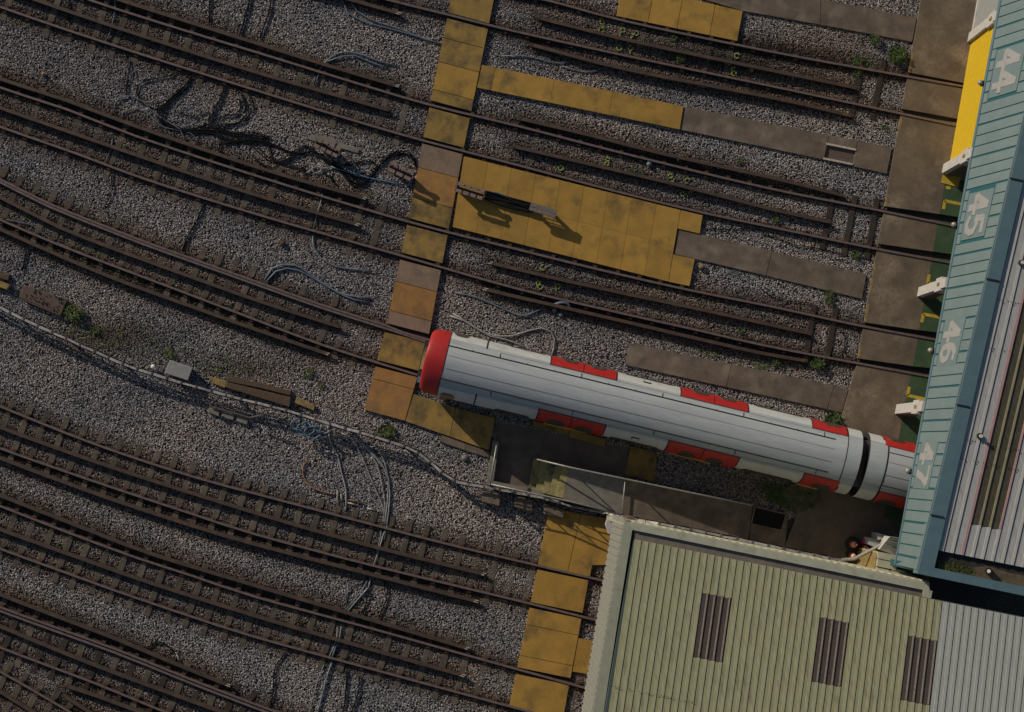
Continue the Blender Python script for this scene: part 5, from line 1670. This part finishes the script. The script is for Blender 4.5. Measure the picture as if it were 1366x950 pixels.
# walls
NW, SW = P(821, 692, ZE), P(785 + 8, 1010, ZE)
wl = P(820, 696, ZE)
west_top = lambda y: 832 - (y - 700) * .165
west_a, west_b = P(west_top(694), 694, ZE), P(west_top(1020), 1020, ZE)
MB().prism([west_a, west_b, west_b + Vector((.25, 0, 0)), west_a + Vector((.25, 0, 0))], 3.4).build('west_cladding', 'wall_pale', os_)
MB().prism([west_a + Vector((.5, 0, -3.9)), west_b + Vector((.5, 0, -3.9)), west_b + Vector((.8, 0, -3.9)), west_a + Vector((.8, 0, -3.9))], .0).build('west_base_wall', 'brick_brown', os_)
# corrugations of the west wall: vertical half rounds
d = (west_b - west_a); Lw_ = d.length; d.normalize()
wm = MB(); s = 0
while s < Lw_:
    p = west_a + d * s
    wm.box((p.x - .01, p.y, (ZE + 3.3) / 2), .04, .16, ZE - 3.4, math.atan2(d.y, d.x) + math.pi / 2)
    s += .26
tag(wm.build('wall_corrugation', 'wall_pale', os_), kind='stuff')
# verge flashing
fl_x = lambda y: 845 - (y - 719) * .163
v0 = [(west_top(693) + .3, 693), (west_top(1020) + .3, 1020), (fl_x(1020) - 2, 1020), (fl_x(712) - 3, 708), (846, 705.5)]
MB().prism([P(x, y, ZE + .04) for x, y in v0], ZE - .3).build('verge_flashing', 'flashing', os_)
# north wall + parapet
n0, n1 = P(832, 694, ZE), P(1240, 777, ZE)
MB().prism([n0, n1, n1 + Vector((0, -.2, 0)), n0 + Vector((0, -.2, 0))], 0).build('north_wall', 'cream', os_)
nwm = MB(); d = (n1 - n0); Ln = d.length; d.normalize(); s = .5
while s < Ln:
    p = n0 + d * s
    nwm.box((p.x, p.y + .01, ZE / 2 - .15), .14, .06, ZE - .3, math.atan2(d.y, d.x)); s += .3
tag(nwm.build('wall_corrugation', 'cream', os_), kind='stuff')
MB().prism([P(833, 695, ZE + .06), P(1238, 778.5, ZE + .06), P(1241, 789, ZE + .06), P(846, 707.4, ZE + .06)], ZE - .25).build('parapet_coping', 'cream', os_)
# gutter behind
MB().prism([P(845.7, 707.6, ZE - .03), P(1232, 786.7, ZE - .03), P(1230, 800, ZE - .03), P(845.5, 722, ZE - .03)], ZE - .4).build('gutter', 'gutter', os_)
MB().prism([P(1231, 785.5, ZE + .07), P(1244, 788.5, ZE + .07), P(1239, 812, ZE + .07), P(1233, 810, ZE + .07)], ZE - .3).build('corner_flashing', 'cream', os_)
# roof deck + ribs; roof falls slightly towards the gutter
def RZ(y): return ZE + .03 + (y - 720) * .0014
def rpt(x, y, dz=0.0): return P(x, y, RZ(y) + dz)
deck = [rpt(845, 719, -.04), rpt(1245, 799, -.04), rpt(1600, 870, -.04), rpt(1600, 1010, -.04), rpt(797, 1010, -.04)]
MB().prism(deck, ZE - .5).build('roof_deck', 'roof_groove', os_)
RP = 9.78
LIGHTS = [((940, 790.7), (976, 797), (962, 883), (926, 876.5)), ((1094, 822.7), (1128.7, 829), (1117, 916), (1082, 908.6)), ((1210.7, 847), (1246.6, 853.5), (1235, 940.6), (1200.5, 933))]
# exact vanishing of the ribs: slope changes slowly with x
def ribx(x0, y):
    sl = -.152 + (x0 - 845) * 8.4e-5
    return x0 + (y - (719 + (x0 - 845) * EDIR)) * sl
def ribstrip(x0, x1, ya, yb, dz, m, name, label=None):
    y0a = 719 + (x0 - 845) * EDIR if ya is None else ya + (x0 - x1) * 0; y1a = 719 + (x1 - 845) * EDIR if ya is None else ya + (x1 - x0) * EDIR
    y0b, y1b = (1010, 1010) if yb is None else (yb, yb + (x1 - x0) * EDIR)
    o = MB().prism([rpt(ribx(x0, y0a), y0a, dz), rpt(ribx(x1, y1a), y1a, dz), rpt(ribx(x1, y1b), y1b, dz), rpt(ribx(x0, y0b), y0b, dz)], ZE - .3).build(name, m, os_)
    if label: o['label'] = label
x = 846.0; k = 0
while x < 1470:
    pale = x > 1251
    ms, mr = ('pale_roof', 'pale_roof') if pale else ('olive_roof', 'olive_rib')
    y_e = 719 + (x - 845) * EDIR
    ye_off = 0 if x < 1230 or x > 1262 else -8
    hit = None
    for q in LIGHTS:
        # does this rib pass through the rooflight?
        ym = (q[0][1] + q[3][1]) / 2 + 4
        xm = ribx(x + RP / 2, ym)
        xl = q[0][0] + (q[3][0] - q[0][0]) * .5; xr = q[1][0] + (q[2][0] - q[1][0]) * .5
        if xl - 1 < xm < xr + 2: hit = (q[0][1] + (xm - xl) * EDIR, q[3][1] + (xm - xl) * EDIR)
    parts = [(.085, .56, -.012, ms, 'roof_sheet'), (.575, .98, .006, mr, 'roof_rib')]
    for f0, f1, dz, m, nm_ in parts:
        a, b = x + RP * f0, x + RP * f1
        if hit:
            ribstrip(a, b, None, hit[0], dz, m, nm_)
            ribstrip(a, b, hit[1], None, dz, m, nm_)
            ribstrip(a, b, hit[0] + .4, hit[1] - .4, dz - .006, 'grimy_light', 'rooflight_sheet', 'dirty brown rooflight sheet')
            if nm_ == 'roof_rib': ribstrip(x + RP * .66, x + RP * .86, hit[0] + .6, hit[1] - .6, dz + .012, 'grimy_rib', 'rooflight_rib', 'pale worn rib of a dirty rooflight')
        else:
            ribstrip(a, b, None, None, dz, m, nm_)
    x += RP; k += 1
fx = MB()
for i in range(34):
    x_ = 818 + i * 3.2; y_ = 915.5 + (x_ - 818) * .195
    if random.random() < .75: fx.box(tuple(rpt(x_, y_, .05)), random.uniform(.02, .05), .025, .012)
tag(fx.build('roof_fixings', 'rust', os_), kind='stuff')
# end wall of the teal shed meeting the olive shed: cream block wall under the teal corner
cb = thing('cream_wall', P(1195, 765, 0), 'low cream block wall under the lower corner of the teal wall', 'wall')
CW = [((1171, 736), (1197, 741), (1196, 750), (1172, 745)), ((1171.5, 746), (1188, 749.5), (1187, 759), (1170.5, 755.5)), ((1189, 750), (1197, 751.5), (1195, 761), (1188, 759)),
      ((1170, 757), (1186, 760), (1184, 769), (1168.5, 765)), ((1190, 758), (1209, 762), (1208, 771), (1188, 766.5)), ((1185, 761), (1189, 762), (1187, 770), (1184.5, 769)),
      ((1209, 764), (1238, 776), (1240, 784), (1207, 772)), ((1181, 766), (1206, 773), (1232, 781), (1236, 784), (1200, 777), (1178, 769))]
for k, q in enumerate(CW):
    MB().prism(quad(q, 3.4 + .04 * (k % 3)), 0).build('block', 'cream', cb)
MB().prism(quad([(1196, 745), (1240, 768), (1239, 784), (1165, 766), (1170, 735)], 3.2), 0).build('wall_core', 'faded_yellow', cb)
wb = thing('white_hood', P(1185, 727, 0), 'white sloping hood beside the lower edge of the teal wall', 'hood')
MB().prism([P(1187, 716, 3.5), P(1203, 718, 3.5), P(1200, 743, 3.0), P(1173, 733, 3.0)], 2.6).build('hood_panel', 'board_white', wb)
for t in (.3, .6):
    MB().beam(P(1187 - 12 * t, 716 + 17 * t, 3.52 - .5 * t), P(1203 - 3 * t, 718 + 25 * t, 3.52 - .5 * t), .03, .03).build('ridge', 'galv', wb)
tag(MB().prism(quad([(1159, 717), (1174, 722), (1172, 732), (1158, 726)], 1.0), .1).build('board', 'board_white'), 'left small white board above the traffic cones', 'board')
tag(MB().prism(quad([(1171, 711), (1192, 717), (1190, 723), (1171, 720)], 1.2), .1).build('board', 'board_white'), 'right small white board next to the teal wall', 'board')
tag(MB().prism(quad([(1164, 745), (1171, 737), (1171, 756), (1164, 752)], .8), .1).build('board', 'timber'), 'brown wooden board leaning by the traffic cones', 'board')
# traffic cones
def cone(x, y, h, r, label, base_round=False):
    p = P(x, y, .10)
    rt = thing('traffic_cone', p, label, 'traffic cone', 'traffic cones by the shed corner')
    if base_round:
        m = MB(); m.tube([p, p + Vector((0, 0, .07))], r * 1.9, 20); m.build('base', 'rubber', rt)
    else: MB().box(tuple(p + Vector((0, 0, .03))), r * 2.9, r * 2.9, .06, .3).build('base', 'rubber', rt)
    def fr(z0, z1, r0, r1, m, nm):
        b = MB(); n = 18; vs = []
        for z, rr_ in ((z0, r0), (z1, r1)):
            vs += [p + Vector((math.cos(2 * math.pi * k / n) * rr_, math.sin(2 * math.pi * k / n) * rr_, z)) for k in range(n)]
        b.add(vs, [(k, (k + 1) % n, n + (k + 1) % n, n + k) for k in range(n)] + [list(range(2 * n - 1, n - 1, -1))])
        b.build(nm, m, rt, smooth=False)
    R = lambda z: r * (1 - .82 * z / h)
    fr(.06, h * .38, R(.06), R(h * .38), 'cone_orange', 'cone_body')
    fr(h * .38, h * .72, R(h * .38) + .004, R(h * .72) + .004, 'cone_white', 'reflective_sleeve')
    fr(h * .72, h, R(h * .72), R(h), 'cone_orange', 'cone_tip')
cone(1137.5, 726, .75, .17, 'largest traffic cone standing in a round black tyre base', True)
cone(1153, 731, .72, .145, 'upper right traffic cone of the four beside the shed corner')
cone(1136, 741, .75, .15, 'lower left traffic cone of the four beside the shed corner')
cone(1149, 746, .72, .14, 'lower right traffic cone half under the pole arm')
tag(MB().beam(P(1150, 722, .3), P(1158, 723.5, .3), .18, .2).build('cone_lamp', 'magenta'), 'small magenta and white object by the left white board', 'lamp')
# white bracket on the corner of the olive shed
tag(MB().prism(quad([(811, 690), (822, 693), (821, 702), (817, 713), (812, 712), (808, 700)], 1.6), 1.2).build('white_bracket', 'board_white'), 'white bracket plate at the corner of the olive shed', 'bracket')
# coils of cable under the run
for i, (x, y, r_) in enumerate(((398, 566, .30), (408, 572, .36), (417, 577, .33), (432, 570, .34), (441, 560, .30))):
    n_ = 14
    pts = [P(x, y, .5) + Vector((math.cos(k * 2 * math.pi / n_) * r_ * (1 + .06 * math.sin(3 * k)), math.sin(k * 2 * math.pi / n_) * r_ * .75, .06 * math.sin(k * 2 + i))) for k in range(n_ + 2)]
    o = MB().tube(catmull(pts, .12), .028, 6).build('cable_coil', 'hose_cyan' if i < 3 else 'hose_blue', smooth=True)
    tag(o, ['leftmost dark blue coil of cable under the raised run', 'second dark blue coil of cable under the raised run', 'third and lowest dark blue coil under the raised run', 'grey blue coil of cable under the raised run', 'uppermost grey blue coil around the raised run'][i], 'cable coil', 'coils of cable hanging on the raised run')
print('objects', len(bpy.data.objects))
